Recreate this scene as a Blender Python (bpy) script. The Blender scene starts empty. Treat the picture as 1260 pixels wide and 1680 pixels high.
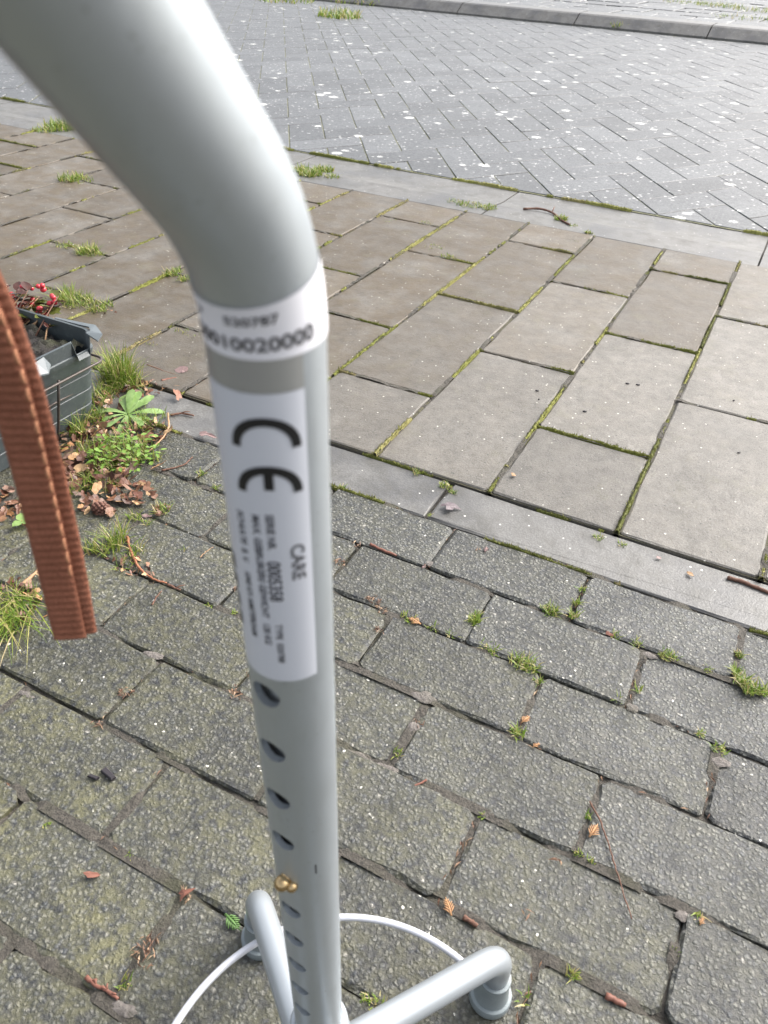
import bpy, bmesh, math, random
from mathutils import Vector, Matrix, noise
random.seed(7)
R = math.radians
scene = bpy.context.scene
COL = scene.collection

# ------------------------------------------------------------------ camera
cam_data = bpy.data.cameras.new('camera')
cam = bpy.data.objects.new('camera', cam_data)
COL.objects.link(cam)
cam.location = (0.16672, -0.65435, 0.53997)
cam.rotation_euler = (R(52.7465), R(-2.2707), R(27.5524))
cam_data.sensor_fit = 'VERTICAL'
cam_data.sensor_height = 36.0
cam_data.lens = 27.214
cam_data.clip_start = 0.01
cam_data.clip_end = 300
cam_data.dof.use_dof = True
cam_data.dof.focus_distance = 0.85
cam_data.dof.aperture_fstop = 21.0
scene.camera = cam

# ------------------------------------------------------------------ sky and sun (overcast)
SUN_EL, SUN_AZ = 42, 35            # azimuth clockwise from +Y
world = bpy.data.worlds.new('World')
scene.world = world
world.use_nodes = True
wn = world.node_tree.nodes
wl = world.node_tree.links
sky = wn.new('ShaderNodeTexSky')
sky.sky_type = 'NISHITA'
sky.sun_disc = False
sky.sun_elevation = R(SUN_EL)
sky.sun_rotation = R(SUN_AZ)
sky.dust_density = 6.0
sky.ozone_density = 0.6
hs = wn.new('ShaderNodeHueSaturation')
hs.inputs['Saturation'].default_value = 0.34
wl.new(sky.outputs[0], hs.inputs['Color'])
bg = wn['Background']
bg.inputs['Strength'].default_value = 0.14
wl.new(hs.outputs[0], bg.inputs['Color'])
sun_data = bpy.data.lights.new('sun', 'SUN')
sun_data.energy = 0.8
sun_data.angle = R(30)
sun_data.color = (1.0, 0.97, 0.93)
sun = bpy.data.objects.new('sun', sun_data)
COL.objects.link(sun)
_d = Vector((math.sin(R(SUN_AZ)) * math.cos(R(SUN_EL)), math.cos(R(SUN_AZ)) * math.cos(R(SUN_EL)), math.sin(R(SUN_EL))))
sun.rotation_euler = (-_d).to_track_quat('-Z', 'Y').to_euler()
scene.view_settings.view_transform = 'Standard'
scene.view_settings.look = 'None'
scene.view_settings.gamma = 1.0
scene.view_settings.exposure = 1.45

# ------------------------------------------------------------------ helpers
class MB:
    """collects geometry and links it as ONE mesh object"""
    def __init__(self):
        self.v, self.f = [], []
    def add(self, vs, fs):
        o = len(self.v)
        self.v += [tuple(p) for p in vs]
        self.f += [tuple(i + o for i in f) for f in fs]
    def mesh(self, name, mat=None, smooth=False):
        me = bpy.data.meshes.new(name)
        me.from_pydata(self.v, [], self.f)
        if mat: me.materials.append(mat)
        if smooth: me.shade_smooth()
        me.update()
        return me
    def build(self, name, mat=None, parent=None, smooth=False):
        return obj(name, self.mesh(name, mat, smooth), parent)

def obj(name, me, parent=None):
    o = bpy.data.objects.new(name, me)
    COL.objects.link(o)
    if parent: o.parent = parent
    return o

def tag(o, label=None, cat=None, group=None, kind=None):
    if label: o['label'] = label
    if cat: o['category'] = cat
    if group: o['group'] = group
    if kind: o['kind'] = kind
    return o

def thing(name, loc, label, cat, group=None):
    o = bpy.data.objects.new(name, None)
    o.empty_display_size = 0.02
    COL.objects.link(o)
    o.location = loc
    return tag(o, label, cat, group)

def keep_world(o, parent):
    """child built in world coordinates under a thing that stands elsewhere"""
    o.parent = parent
    o.matrix_parent_inverse = Matrix.Translation(-Vector(parent.location))
    return o

def frames(path):
    P = [Vector(p) for p in path]
    T = []
    for i in range(len(P)):
        a = P[max(i - 1, 0)]; b = P[min(i + 1, len(P) - 1)]
        T.append((b - a).normalized())
    ref = Vector((0, 0, 1)) if abs(T[0].z) < 0.9 else Vector((1, 0, 0))
    N = [(ref - T[0] * ref.dot(T[0])).normalized()]
    for i in range(1, len(P)):
        n = N[-1] - T[i] * N[-1].dot(T[i])
        N.append(n.normalized())
    return P, T, N

def tube(mb, path, rad, n=12, cap=True):
    P, T, N = frames(path)
    vs, fs = [], []
    for i, p in enumerate(P):
        r = rad[i] if isinstance(rad, (list, tuple)) else rad
        B = T[i].cross(N[i])
        for k in range(n):
            a = 2 * math.pi * k / n
            vs.append(p + (N[i] * math.cos(a) + B * math.sin(a)) * r)
    for i in range(len(P) - 1):
        for k in range(n):
            k2 = (k + 1) % n
            fs.append((i * n + k, i * n + k2, (i + 1) * n + k2, (i + 1) * n + k))
    if cap:
        fs.append(tuple(range(n - 1, -1, -1)))
        fs.append(tuple((len(P) - 1) * n + k for k in range(n)))
    mb.add(vs, fs)

def lathe(mb, prof, n=32, origin=(0, 0, 0), axis=(0, 0, 1)):
    """prof: list of (radius, height)"""
    q = Vector((0, 0, 1)).rotation_difference(Vector(axis).normalized())
    o = Vector(origin)
    vs, fs = [], []
    for r, h in prof:
        for k in range(n):
            a = 2 * math.pi * k / n
            vs.append(o + q @ Vector((r * math.cos(a), r * math.sin(a), h)))
    for i in range(len(prof) - 1):
        for k in range(n):
            k2 = (k + 1) % n
            fs.append((i * n + k, i * n + k2, (i + 1) * n + k2, (i + 1) * n + k))
    if prof[0][0] > 1e-5: fs.append(tuple(range(n - 1, -1, -1)))
    if prof[-1][0] > 1e-5: fs.append(tuple((len(prof) - 1) * n + k for k in range(n)))
    mb.add(vs, fs)

def sphere(mb, c, r, seg=12, rings=8, squash=(1, 1, 1)):
    prof = []
    vs, fs = [], []
    c = Vector(c)
    for i in range(rings + 1):
        t = math.pi * i / rings
        for k in range(seg):
            a = 2 * math.pi * k / seg
            vs.append(c + Vector((math.sin(t) * math.cos(a) * r * squash[0], math.sin(t) * math.sin(a) * r * squash[1], -math.cos(t) * r * squash[2])))
    for i in range(rings):
        for k in range(seg):
            k2 = (k + 1) % seg
            fs.append((i * seg + k, i * seg + k2, (i + 1) * seg + k2, (i + 1) * seg + k))
    mb.add(vs, fs)

def stone(mb, poly, z=0.0, depth=0.03, bev=0.002, drop=0.002, tilt=(0, 0), jit=0.0):
    """a block with a chamfered, slightly uneven rim. poly: counter-clockwise outline"""
    n = len(poly)
    cx = sum(p[0] for p in poly) / n; cy = sum(p[1] for p in poly) / n
    def zz(x, y): return z + (x - cx) * tilt[0] + (y - cy) * tilt[1]
    top, rim, low = [], [], []
    for i, (x, y) in enumerate(poly):
        px, py = poly[i - 1]; nx, ny = poly[(i + 1) % n]
        e1 = Vector((x - px, y - py)); e2 = Vector((nx - x, ny - y))
        if e1.length < 1e-9 or e2.length < 1e-9:
            m = Vector((cx - x, cy - y)).normalized()
        else:
            e1.normalize(); e2.normalize()
            m = (Vector((-e1.y, e1.x)) + Vector((-e2.y, e2.x)))
            m = m.normalized() if m.length > 1e-6 else Vector((cx - x, cy - y)).normalized()
        b = bev * (1 + random.uniform(-.5, .8) * (jit > 0))
        tx, ty = x + m.x * b, y + m.y * b
        top.append((tx, ty, zz(tx, ty)))
        rim.append((x, y, zz(x, y) - drop * (1 + random.uniform(-.4, .8) * (jit > 0))))
        low.append((x, y, z - depth))
    fs = [tuple(range(n))]
    for i in range(n):
        j = (i + 1) % n
        fs.append((n + i, n + j, j, i))
        fs.append((2 * n + i, 2 * n + j, n + j, n + i))
    mb.add(top + rim + low, fs)

def rough_rect(x0, x1, y0, y1, c=0.004, jit=0.0008, per=(3, 2)):
    """rectangle outline, worn corners, wavering sides (ccw)"""
    j = lambda s=1: random.uniform(-jit, jit) * s
    cs = [c * random.uniform(.5, 1.6) for _ in range(4)]
    pts = []
    nx, ny = per
    pts.append((x0 + cs[0], y0 + j()))
    for k in range(1, nx): pts.append((x0 + (x1 - x0) * k / nx + j(6), y0 + j()))
    pts.append((x1 - cs[1], y0 + j())); pts.append((x1 + j(), y0 + cs[1]))
    for k in range(1, ny): pts.append((x1 + j(), y0 + (y1 - y0) * k / ny + j(4)))
    pts.append((x1 + j(), y1 - cs[2])); pts.append((x1 - cs[2], y1 + j()))
    for k in range(1, nx): pts.append((x1 - (x1 - x0) * k / nx + j(6), y1 + j()))
    pts.append((x0 + cs[3], y1 + j())); pts.append((x0 + j(), y1 - cs[3]))
    for k in range(1, ny): pts.append((x0 + j(), y1 - (y1 - y0) * k / ny + j(4)))
    pts.append((x0 + j(), y0 + cs[0]))
    return pts

def clip(poly, a, b, c):
    """keep the part of a polygon where a*x + b*y >= c"""
    out = []
    for i in range(len(poly)):
        p, q = poly[i - 1], poly[i]
        dp = a * p[0] + b * p[1] - c; dq = a * q[0] + b * q[1] - c
        if (dp >= 0) != (dq >= 0):
            t = dp / (dp - dq)
            out.append((p[0] + (q[0] - p[0]) * t, p[1] + (q[1] - p[1]) * t))
        if dq >= 0: out.append(q)
    return out

def area(poly):
    return 0.5 * sum(poly[i - 1][0] * poly[i][1] - poly[i][0] * poly[i - 1][1] for i in range(len(poly)))

# ------------------------------------------------------------------ materials
class Mat:
    def __init__(self, name):
        self.m = bpy.data.materials.new(name)
        self.m.use_nodes = True
        self.nt = self.m.node_tree
        self.b = self.nt.nodes['Principled BSDF']
        self.pos = None
    def n(self, t, **kw):
        nd = self.nt.nodes.new(t)
        for k, v in kw.items():
            if k in nd.inputs: nd.inputs[k].default_value = v
            else: setattr(nd, k, v)
        return nd
    def l(self, a, b): self.nt.links.new(a, b)
    def P(self):
        if not self.pos: self.pos = self.n('ShaderNodeNewGeometry').outputs['Position']
        return self.pos
    def noise(self, scale, detail=4, rough=.55, dist=0, vec=None):
        nd = self.n('ShaderNodeTexNoise', Scale=scale, Detail=detail, Roughness=rough, Distortion=dist)
        self.l(vec or self.P(), nd.inputs['Vector'])
        return nd
    def vor(self, scale, vec=None, rnd=1.0, feature='F1', smooth=None):
        nd = self.n('ShaderNodeTexVoronoi', Scale=scale, Randomness=rnd)
        nd.feature = feature
        if smooth is not None: nd.inputs['Smoothness'].default_value = smooth
        self.l(vec or self.P(), nd.inputs['Vector'])
        return nd
    def ramp(self, fac, stops, interp='LINEAR'):
        nd = self.n('ShaderNodeValToRGB')
        cr = nd.color_ramp
        cr.interpolation = interp
        while len(cr.elements) < len(stops): cr.elements.new(1)
        for e, (p, c) in zip(cr.elements, stops):
            e.position = p
            e.color = (*c, 1) if isinstance(c, (tuple, list)) else (c, c, c, 1)
        self.l(fac, nd.inputs[0])
        return nd.outputs[0]
    def mix(self, fac, a, b, mode='MIX'):
        nd = self.n('ShaderNodeMix', data_type='RGBA', blend_type=mode)
        for s, v in ((0, fac), (6, a), (7, b)):
            if hasattr(v, 'is_output'): self.l(v, nd.inputs[s])
            elif s == 0: nd.inputs[0].default_value = v
            else: nd.inputs[s].default_value = (*v, 1) if isinstance(v, tuple) else (v, v, v, 1)
        return nd.outputs[2]
    def math(self, op, a, b=None, clamp=False):
        nd = self.n('ShaderNodeMath', operation=op, use_clamp=clamp)
        for i, v in enumerate((a, b)):
            if v is None: continue
            if hasattr(v, 'is_output'): self.l(v, nd.inputs[i])
            else: nd.inputs[i].default_value = v
        return nd.outputs[0]
    def bump(self, h, dist, strength=1.0, prev=None):
        nd = self.n('ShaderNodeBump', Strength=strength, Distance=dist)
        self.l(h, nd.inputs['Height'])
        if prev: self.l(prev, nd.inputs['Normal'])
        return nd.outputs[0]
    def out(self, color=None, rough=None, normal=None, metal=None, spec=None):
        for key, v in (('Base Color', color), ('Roughness', rough), ('Normal', normal), ('Metallic', metal), ('Specular IOR Level', spec)):
            if v is None: continue
            if hasattr(v, 'is_output'): self.l(v, self.b.inputs[key])
            else: self.b.inputs[key].default_value = (*v, 1) if isinstance(v, tuple) else v
        return self.m

def sep(m, socket, i):
    s = m.n('ShaderNodeSeparateColor')
    m.l(socket, s.inputs[0])
    return s.outputs[i]

def simple(name, color, rough=.5, metal=0.0, spec=.5, var=0.0, scale=60, bump=0.0):
    m = Mat(name)
    c = color
    if var:
        nz = m.noise(scale, 5)
        c = m.mix(nz.outputs[0], tuple(x * (1 - var) for x in color), tuple(min(1, x * (1 + var)) for x in color))
    nrm = m.bump(m.noise(scale * 6, 4).outputs[0], bump) if bump else None
    return m.out(c, rough, nrm, metal, spec)

def mat_paver():
    m = Mat('washed_concrete')
    nz = m.noise(240, 3)
    add = m.n('ShaderNodeVectorMath', operation='MULTIPLY_ADD')
    m.l(nz.outputs['Color'], add.inputs[0]); add.inputs[1].default_value = (.0045, .0045, .0045); m.l(m.P(), add.inputs[2])
    vec = add.outputs[0]
    v1 = m.vor(290, vec); v2 = m.vor(760, vec); v3 = m.vor(230, vec)
    n9 = m.noise(1100, 3, .7)
    g = sep(m, v1.outputs['Color'], 0)
    grain = m.ramp(g, [(0, (.020, .023, .030)), (.24, (.034, .039, .048)), (.38, (.078, .082, .082)), (.6, (.122, .124, .112)), (.88, (.155, .154, .136)), (.985, (.19, .187, .165)), (1, (.42, .40, .36))])
    fine = m.ramp(sep(m, v2.outputs['Color'], 1), [(0, (.030, .033, .035)), (.3, (.078, .081, .078)), (.8, (.128, .129, .115)), (1, (.19, .185, .16))])
    c = m.mix(.32, grain, fine)
    c = m.mix(1.0, c, m.ramp(v1.outputs['Distance'], [(.26, 1.12), (.52, .40)]), 'MULTIPLY')
    c = m.mix(1.0, c, m.ramp(n9.outputs[0], [(.3, .7), (.7, 1.3)]), 'MULTIPLY')
    oi = m.n('ShaderNodeObjectInfo')
    al = sep(m, oi.outputs['Color'], 0)
    pn = m.noise(16, 5, .62); pn2 = m.noise(120, 4, .62)
    amt = m.math('MULTIPLY', m.ramp(pn.outputs[0], [(.30, .15), (.62, 1)]), al)
    amt = m.math('MULTIPLY', amt, m.ramp(pn2.outputs[0], [(.36, .0), (.60, .95)]))
    c = m.mix(amt, c, m.mix(n9.outputs[0], (.070, .068, .032), (.185, .176, .092)))
    big = m.noise(7, 4, .6)
    c = m.mix(1.0, c, m.ramp(big.outputs[0], [(.3, .78), (.7, 1.2)]), 'MULTIPLY')
    c = m.mix(1.0, c, m.ramp(sep(m, oi.outputs['Color'], 1), [(0, .86), (1, 1.18)]), 'MULTIPLY')
    sp = sep(m, v3.outputs['Color'], 2)
    spm = m.math('MULTIPLY', m.math('GREATER_THAN', sp, .985), m.math('LESS_THAN', v3.outputs['Distance'], .26))
    c = m.mix(spm, c, (.60, .58, .52))
    h1 = m.ramp(v1.outputs['Distance'], [(0, 1), (.6, 0)])
    hg = m.math('MULTIPLY', h1, m.math('ADD', m.math('MULTIPLY', g, .9), .2))
    nb = m.bump(m.noise(70, 5, .65).outputs[0], .004, .5)
    nb = m.bump(hg, .0016, .8, nb)
    nb = m.bump(n9.outputs[0], .0007, .7, nb)
    ro = m.ramp(m.noise(22, 3).outputs[0], [(.3, .36), (.7, .60)])
    return m.out(c, ro, nb, spec=.5)

def mat_tile():
    m = Mat('worn_concrete_slab')
    oi = m.n('ShaderNodeObjectInfo')
    brown = sep(m, oi.outputs['Color'], 0); tone = sep(m, oi.outputs['Color'], 1)
    n1 = m.noise(8, 6, .62); n2 = m.noise(60, 6, .65); n3 = m.noise(420, 4, .75); n4 = m.noise(1300, 2, .7); n5 = m.noise(22, 6, .65)
    c = m.mix(m.ramp(n2.outputs[0], [(.3, 0), (.7, 1)]), (.100, .092, .078), (.184, .170, .146))
    c = m.mix(m.ramp(n3.outputs[0], [(.35, 0), (.75, .8)]), c, (.235, .229, .217))
    c = m.mix(m.ramp(n4.outputs[0], [(.34, .95), (.52, 0)]), c, (.060, .058, .053))
    st = m.math('MULTIPLY', m.ramp(n1.outputs[0], [(.26, 0), (.52, 1)]), brown)
    st = m.math('MULTIPLY', st, m.ramp(n5.outputs[0], [(.25, .45), (.60, 1)]))
    c = m.mix(st, c, (.088, .066, .040))
    # greenish film and grey bloom
    c = m.mix(m.ramp(n5.outputs[0], [(.56, 0), (.80, .45)]), c, (.155, .150, .100))
    v = m.vor(210)
    spk = m.math('MULTIPLY', m.math('GREATER_THAN', sep(m, v.outputs['Color'], 0), .972), m.math('LESS_THAN', v.outputs['Distance'], .24))
    c = m.mix(spk, c, (.55, .53, .47))
    pit = m.math('MULTIPLY', m.math('GREATER_THAN', sep(m, v.outputs['Color'], 1), .90), m.math('LESS_THAN', v.outputs['Distance'], m.math('MULTIPLY', n3.outputs[0], .5)))
    c = m.mix(m.math('MULTIPLY', pit, .75), c, (.050, .050, .046))
    n6 = m.noise(15, 7, .7)
    c = m.mix(1.0, c, m.ramp(n6.outputs[0], [(.28, .80), (.5, 1.0), (.72, 1.16)]), 'MULTIPLY')
    c = m.mix(1.0, c, m.ramp(tone, [(0, .80), (1, 1.20)]), 'MULTIPLY')
    nb = m.bump(n5.outputs[0], .004, .35)
    nb = m.bump(n2.outputs[0], .002, .45, nb)
    nb = m.bump(n3.outputs[0], .0010, .7, nb)
    ro = m.ramp(n1.outputs[0], [(.35, .55), (.65, .38)])
    return m.out(c, ro, nb, spec=.36)

def mat_road():
    m = Mat('weathered_road_brick')
    oi = m.n('ShaderNodeObjectInfo')
    rnd = m.n('ShaderNodeNewGeometry').outputs['Random Per Island']
    n1 = m.noise(5, 5, .6); n2 = m.noise(60, 5, .65); n3 = m.noise(180, 4, .75)
    c = m.mix(m.ramp(n2.outputs[0], [(.3, 0), (.7, 1)]), (.055, .060, .066), (.115, .120, .124))
    c = m.mix(m.ramp(n3.outputs[0], [(.50, 0), (.72, .8)]), c, (.27, .27, .265))
    c = m.mix(1.0, c, m.ramp(oi.outputs['Random'], [(0, .82), (1, 1.2)]), 'MULTIPLY')
    v = m.vor(17); v2 = m.vor(75)
    lic = m.math('MULTIPLY', m.math('GREATER_THAN', sep(m, v.outputs['Color'], 0), .80), m.math('LESS_THAN', m.math('ADD', v.outputs['Distance'], m.math('MULTIPLY', n3.outputs[0], .7)), m.math('ADD', .40, m.math('MULTIPLY', sep(m, v.outputs['Color'], 1), .26))))
    c = m.mix(lic, c, (.60, .60, .57))
    dots = m.math('MULTIPLY', m.math('GREATER_THAN', sep(m, v2.outputs['Color'], 1), .84), m.math('LESS_THAN', v2.outputs['Distance'], .30))
    c = m.mix(dots, c, (.42, .42, .41))
    nb = m.bump(n2.outputs[0], .002, .4)
    nb = m.bump(n3.outputs[0], .0012, .5, nb)
    return m.out(c, m.ramp(n1.outputs[0], [(.3, .52), (.7, .40)]), nb, spec=.36)

def mat_kerb():
    m = Mat('smooth_kerb_concrete')
    n1 = m.noise(7, 5, .6); n2 = m.noise(60, 5, .6); n3 = m.noise(420, 3, .7)
    c = m.mix(n2.outputs[0], (.088, .085, .080), (.150, .146, .137))
    c = m.mix(m.ramp(n3.outputs[0], [(.45, 0), (.8, .7)]), c, (.26, .26, .25))
    c = m.mix(m.ramp(n1.outputs[0], [(.45, 0), (.65, .8)]), c, (.066, .066, .068))
    n5 = m.noise(26, 6, .65)
    c = m.mix(m.ramp(n5.outputs[0], [(.46, 0), (.70, .75)]), c, (.070, .066, .055))
    v = m.vor(170)
    spk = m.math('MULTIPLY', m.math('GREATER_THAN', sep(m, v.outputs['Color'], 0), .965), m.math('LESS_THAN', v.outputs['Distance'], .22))
    c = m.mix(spk, c, (.55, .54, .50))
    nb = m.bump(n2.outputs[0], .002, .4)
    nb = m.bump(n3.outputs[0], .0009, .5, nb)
    return m.out(c, m.ramp(n1.outputs[0], [(.35, .5), (.65, .34)]), nb)

def mat_soil(name='joint_soil', a=(.022, .019, .016), b=(.075, .062, .050), scale=120):
    m = Mat(name)
    n1 = m.noise(scale, 6, .7); n2 = m.noise(18, 4)
    c = m.mix(m.ramp(n1.outputs[0], [(.3, 0), (.7, 1)]), a, b)
    c = m.mix(m.ramp(n2.outputs[0], [(.5, 0), (.7, .6)]), c, (.05, .055, .02))
    nb = m.bump(n1.outputs[0], .004, .9)
    return m.out(c, .75, nb)

def mat_island(name, stops, rough=.5, sub=0.0, bump=0.0, nscale=200, trans=False):
    m = Mat(name)
    g = m.n('ShaderNodeNewGeometry')
    c = m.ramp(g.outputs['Random Per Island'], stops)
    nz = m.noise(nscale, 4)
    c = m.mix(1.0, c, m.ramp(nz.outputs[0], [(.25, .65), (.75, 1.25)]), 'MULTIPLY')
    nb = m.bump(nz.outputs[0], bump) if bump else None
    m.out(c, rough, nb)
    if trans:
        t = m.n('ShaderNodeBsdfTranslucent'); m.l(c, t.inputs[0])
        mx = m.n('ShaderNodeMixShader'); mx.inputs[0].default_value = .35
        m.l(m.b.outputs[0], mx.inputs[1]); m.l(t.outputs[0], mx.inputs[2])
        m.l(mx.outputs[0], m.nt.nodes['Material Output'].inputs[0])
    return m.m

M = {}
M['paver'] = mat_paver()
M['tile'] = mat_tile()
M['road'] = mat_road()
M['kerb'] = mat_kerb()
M['soil'] = mat_soil()
M['bed'] = mat_soil('bedding_sand', (.030, .026, .022), (.085, .074, .062), 160)
M['tile_bed'] = mat_soil('mossy_slab_joint', (.045, .042, .026), (.115, .105, .060), 160)
M['fill'] = mat_soil('dark_joint_grit', (.028, .025, .021), (.130, .115, .094), 420)
M['road_bed'] = mat_soil('mossy_road_joint', (.085, .088, .055), (.190, .190, .085), 60)
M['sand'] = mat_soil('grey_joint_sand', (.095, .082, .072), (.25, .225, .205), 300)
M['moss'] = mat_island('yellow_green_moss', [(0, (.085, .095, .014)), (.35, (.165, .178, .026)), (.7, (.250, .250, .060)), (1, (.22, .18, .08))], .8, bump=.002, nscale=350)
M['grass'] = mat_island('grass_blade', [(0, (.09, .165, .018)), (.4, (.18, .275, .032)), (.70, (.30, .35, .065)), (.84, (.44, .38, .15)), (1, (.52, .42, .24))], .45, trans=True)
M['litter'] = mat_island('dead_leaf_litter', [(0, (.045, .022, .015)), (.3, (.125, .048, .028)), (.5, (.20, .095, .050)), (.65, (.17, .115, .095)), (.82, (.34, .17, .075)), (1, (.48, .32, .17))], .5, bump=.001)
M['needle'] = mat_island('fallen_needle', [(0, (.09, .045, .028)), (.5, (.17, .090, .052)), (.85, (.27, .17, .10)), (1, (.36, .26, .16))], .6)

def mat_cane():
    m = Mat('satin_grey_aluminium')
    mp = m.n('ShaderNodeMapping'); mp.inputs['Scale'].default_value = (1, 1, .18); m.l(m.P(), mp.inputs[0])
    n1 = m.noise(1400, 2, .6); n2 = m.noise(40, 5, .65); n3 = m.noise(260, 4, .7, 0, mp.outputs[0]); n4 = m.noise(700, 2, .5)
    c = m.mix(n2.outputs[0], (.43, .47, .50), (.47, .512, .545))
    c = m.mix(m.ramp(n3.outputs[0], [(.55, 0), (.80, .30)]), c, (.33, .345, .34))
    c = m.mix(m.ramp(n4.outputs[0], [(.70, 0), (.76, .55)]), c, (.20, .20, .19))
    nb = m.bump(n1.outputs[0], .00008, .35)
    nb = m.bump(n3.outputs[0], .00006, .4, nb)
    return m.out(c, m.ramp(n2.outputs[0], [(.3, .36), (.7, .50)]), nb, .74, .5)
M['cane'] = mat_cane()
M['leg'] = simple('silver_lacquer', (.37, .40, .425), .33, .45, .5, .04, 60)
M['wire'] = simple('pale_lacquered_wire', (.62, .63, .68), .32, .15, .5)
M['rubber'] = simple('grey_rubber', (.19, .22, .23), .42, 0, .5, .12, 120, .0002)
M['rubber_dark'] = simple('dark_rubber_sole', (.07, .075, .08), .6)
M['brass'] = simple('brass', (.50, .36, .19), .24, 1.0)
M['inside'] = simple('inner_tube_aluminium', (.30, .315, .325), .45, .6)
M['label'] = simple('white_label_film', (.55, .57, .62), .38, 0, .4)
M['paper'] = simple('white_paper_label', (.70, .70, .74), .55, 0, .3)
M['ink'] = simple('black_ink', (.008, .008, .009), .5)
M['ink_grey'] = simple('grey_ink', (.030, .030, .038), .5)
M['ink_pale'] = simple('pale_grey_ink', (.075, .075, .08), .5)
M['film'] = simple('clear_film_over_aluminium', (.34, .345, .335), .34, .35, .5)
M['grip'] = simple('black_foam_grip', (.02, .02, .022), .8, bump=.001)
def mat_web():
    m = Mat('rust_red_webbing')
    n1 = m.noise(900, 3, .7); n2 = m.noise(120, 4)
    c = m.mix(n1.outputs[0], (.15, .056, .032), (.31, .125, .078))
    c = m.mix(m.ramp(n2.outputs[0], [(.4, 0), (.8, .4)]), c, (.38, .16, .10))
    return m.out(c, .85, m.bump(n1.outputs[0], .0006, .9), spec=.2)
M['web'] = mat_web()
M['thread'] = simple('tan_edge_thread', (.34, .16, .09), .85, 0, .2, .4, 400)
def mat_pot():
    m = Mat('weathered_grey_green_plastic')
    n1 = m.noise(16, 5, .65); n2 = m.noise(140, 4, .7)
    c = m.mix(n1.outputs[0], (.038, .050, .054), (.088, .102, .108))
    c = m.mix(m.ramp(n2.outputs[0], [(.55, 0), (.8, .6)]), c, (.17, .19, .185))
    return m.out(c, .42, m.bump(n2.outputs[0], .0006, .5))
M['pot'] = mat_pot()
M['pot_lip'] = simple('bleached_plastic_lip', (.135, .155, .165), .4, 0, .5, .15, 80)
M['rack'] = simple('rusty_dark_wire', (.075, .062, .055), .5, .3, .5, .3, 200)
M['twig'] = simple('bark_brown_twig', (.15, .075, .050), .65, 0, .4, .35, 220, .0008)
M['twig_pale'] = simple('pale_dry_stem', (.36, .22, .12), .65, 0, .4, .3, 220)
M['twig_rust'] = simple('rust_orange_twig', (.34, .135, .070), .65, 0, .4, .35, 260, .0008)
M['twig_dark'] = simple('charred_black_chip', (.030, .026, .030), .55, 0, .4, .3, 200)
M['leaf_brown'] = simple('brown_dead_leaf', (.21, .085, .045), .45, 0, .5, .35, 150, .0006)
M['leaf_pink'] = simple('faded_mauve_leaf', (.25, .165, .155), .5, 0, .5, .3, 150, .0006)
M['leaf_purple'] = simple('wet_purple_leaf', (.135, .105, .112), .3, 0, .5, .25, 150, .0004)
M['leaf_orange'] = simple('orange_scale_leaf', (.40, .22, .105), .55, 0, .4, .3, 300)
M['leaf_red'] = simple('rust_red_leaf', (.19, .080, .055), .5, 0, .4, .3, 200)
M['scale_green'] = simple('green_scale_leaf', (.10, .19, .055), .5, 0, .4, .3, 300)
def mat_leaf(name, a, b, rough=.3):
    m = Mat(name)
    n1 = m.noise(90, 4)
    c = m.mix(m.ramp(n1.outputs[0], [(.3, 0), (.7, 1)]), a, b)
    m.out(c, rough, m.bump(n1.outputs[0], .001, .4))
    t = m.n('ShaderNodeBsdfTranslucent'); m.l(c, t.inputs[0])
    mx = m.n('ShaderNodeMixShader'); mx.inputs[0].default_value = .25
    m.l(m.b.outputs[0], mx.inputs[1]); m.l(t.outputs[0], mx.inputs[2])
    m.l(mx.outputs[0], m.nt.nodes['Material Output'].inputs[0])
    return m.m
M['rosette'] = mat_leaf('pale_green_leaf', (.17, .29, .075), (.30, .43, .16), .32)
M['herb'] = mat_leaf('small_herb_leaf', (.13, .25, .035), (.24, .37, .075), .35)
M['berry_leaf'] = mat_leaf('bronze_green_leaf', (.085, .105, .022), (.145, .150, .040), .25)
M['berry_leaf_dark'] = mat_leaf('dark_red_leaf', (.045, .016, .012), (.095, .035, .025), .25)
M['berry'] = simple('red_berry', (.50, .035, .050), .25, 0, .5, .25, 200)
M['cone'] = simple('small_brown_cone', (.14, .065, .045), .6, 0, .4, .3, 300)
M['far'] = M['road']

# ------------------------------------------------------------------ setting: ground, footpath, kerb, driveway, gutter, road
S = 0.722
PU, PV = 0.2145 * S, 0.1085 * S
KY = 0.112 * S            # far side of the edging kerb
TY = 1.557 * S            # far end of the driveway slabs
def road_y(x): return 1.386 - 0.019 * x
def fark_y(x): return 5.79 - 0.055 * (x + .31)

gb = MB()
gb.add([(-150, -150, -.04), (150, -150, -.04), (150, 150, -.04), (-150, 150, -.04)], [(0, 1, 2, 3)])
ground = tag(gb.build('ground', M['soil']), kind='structure')

def sheet(name, poly, z, mat):
    b = MB()
    b.add([(x, y, z) for x, y in poly], [tuple(range(len(poly)))])
    return tag(b.build(name, mat), kind='structure')

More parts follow.
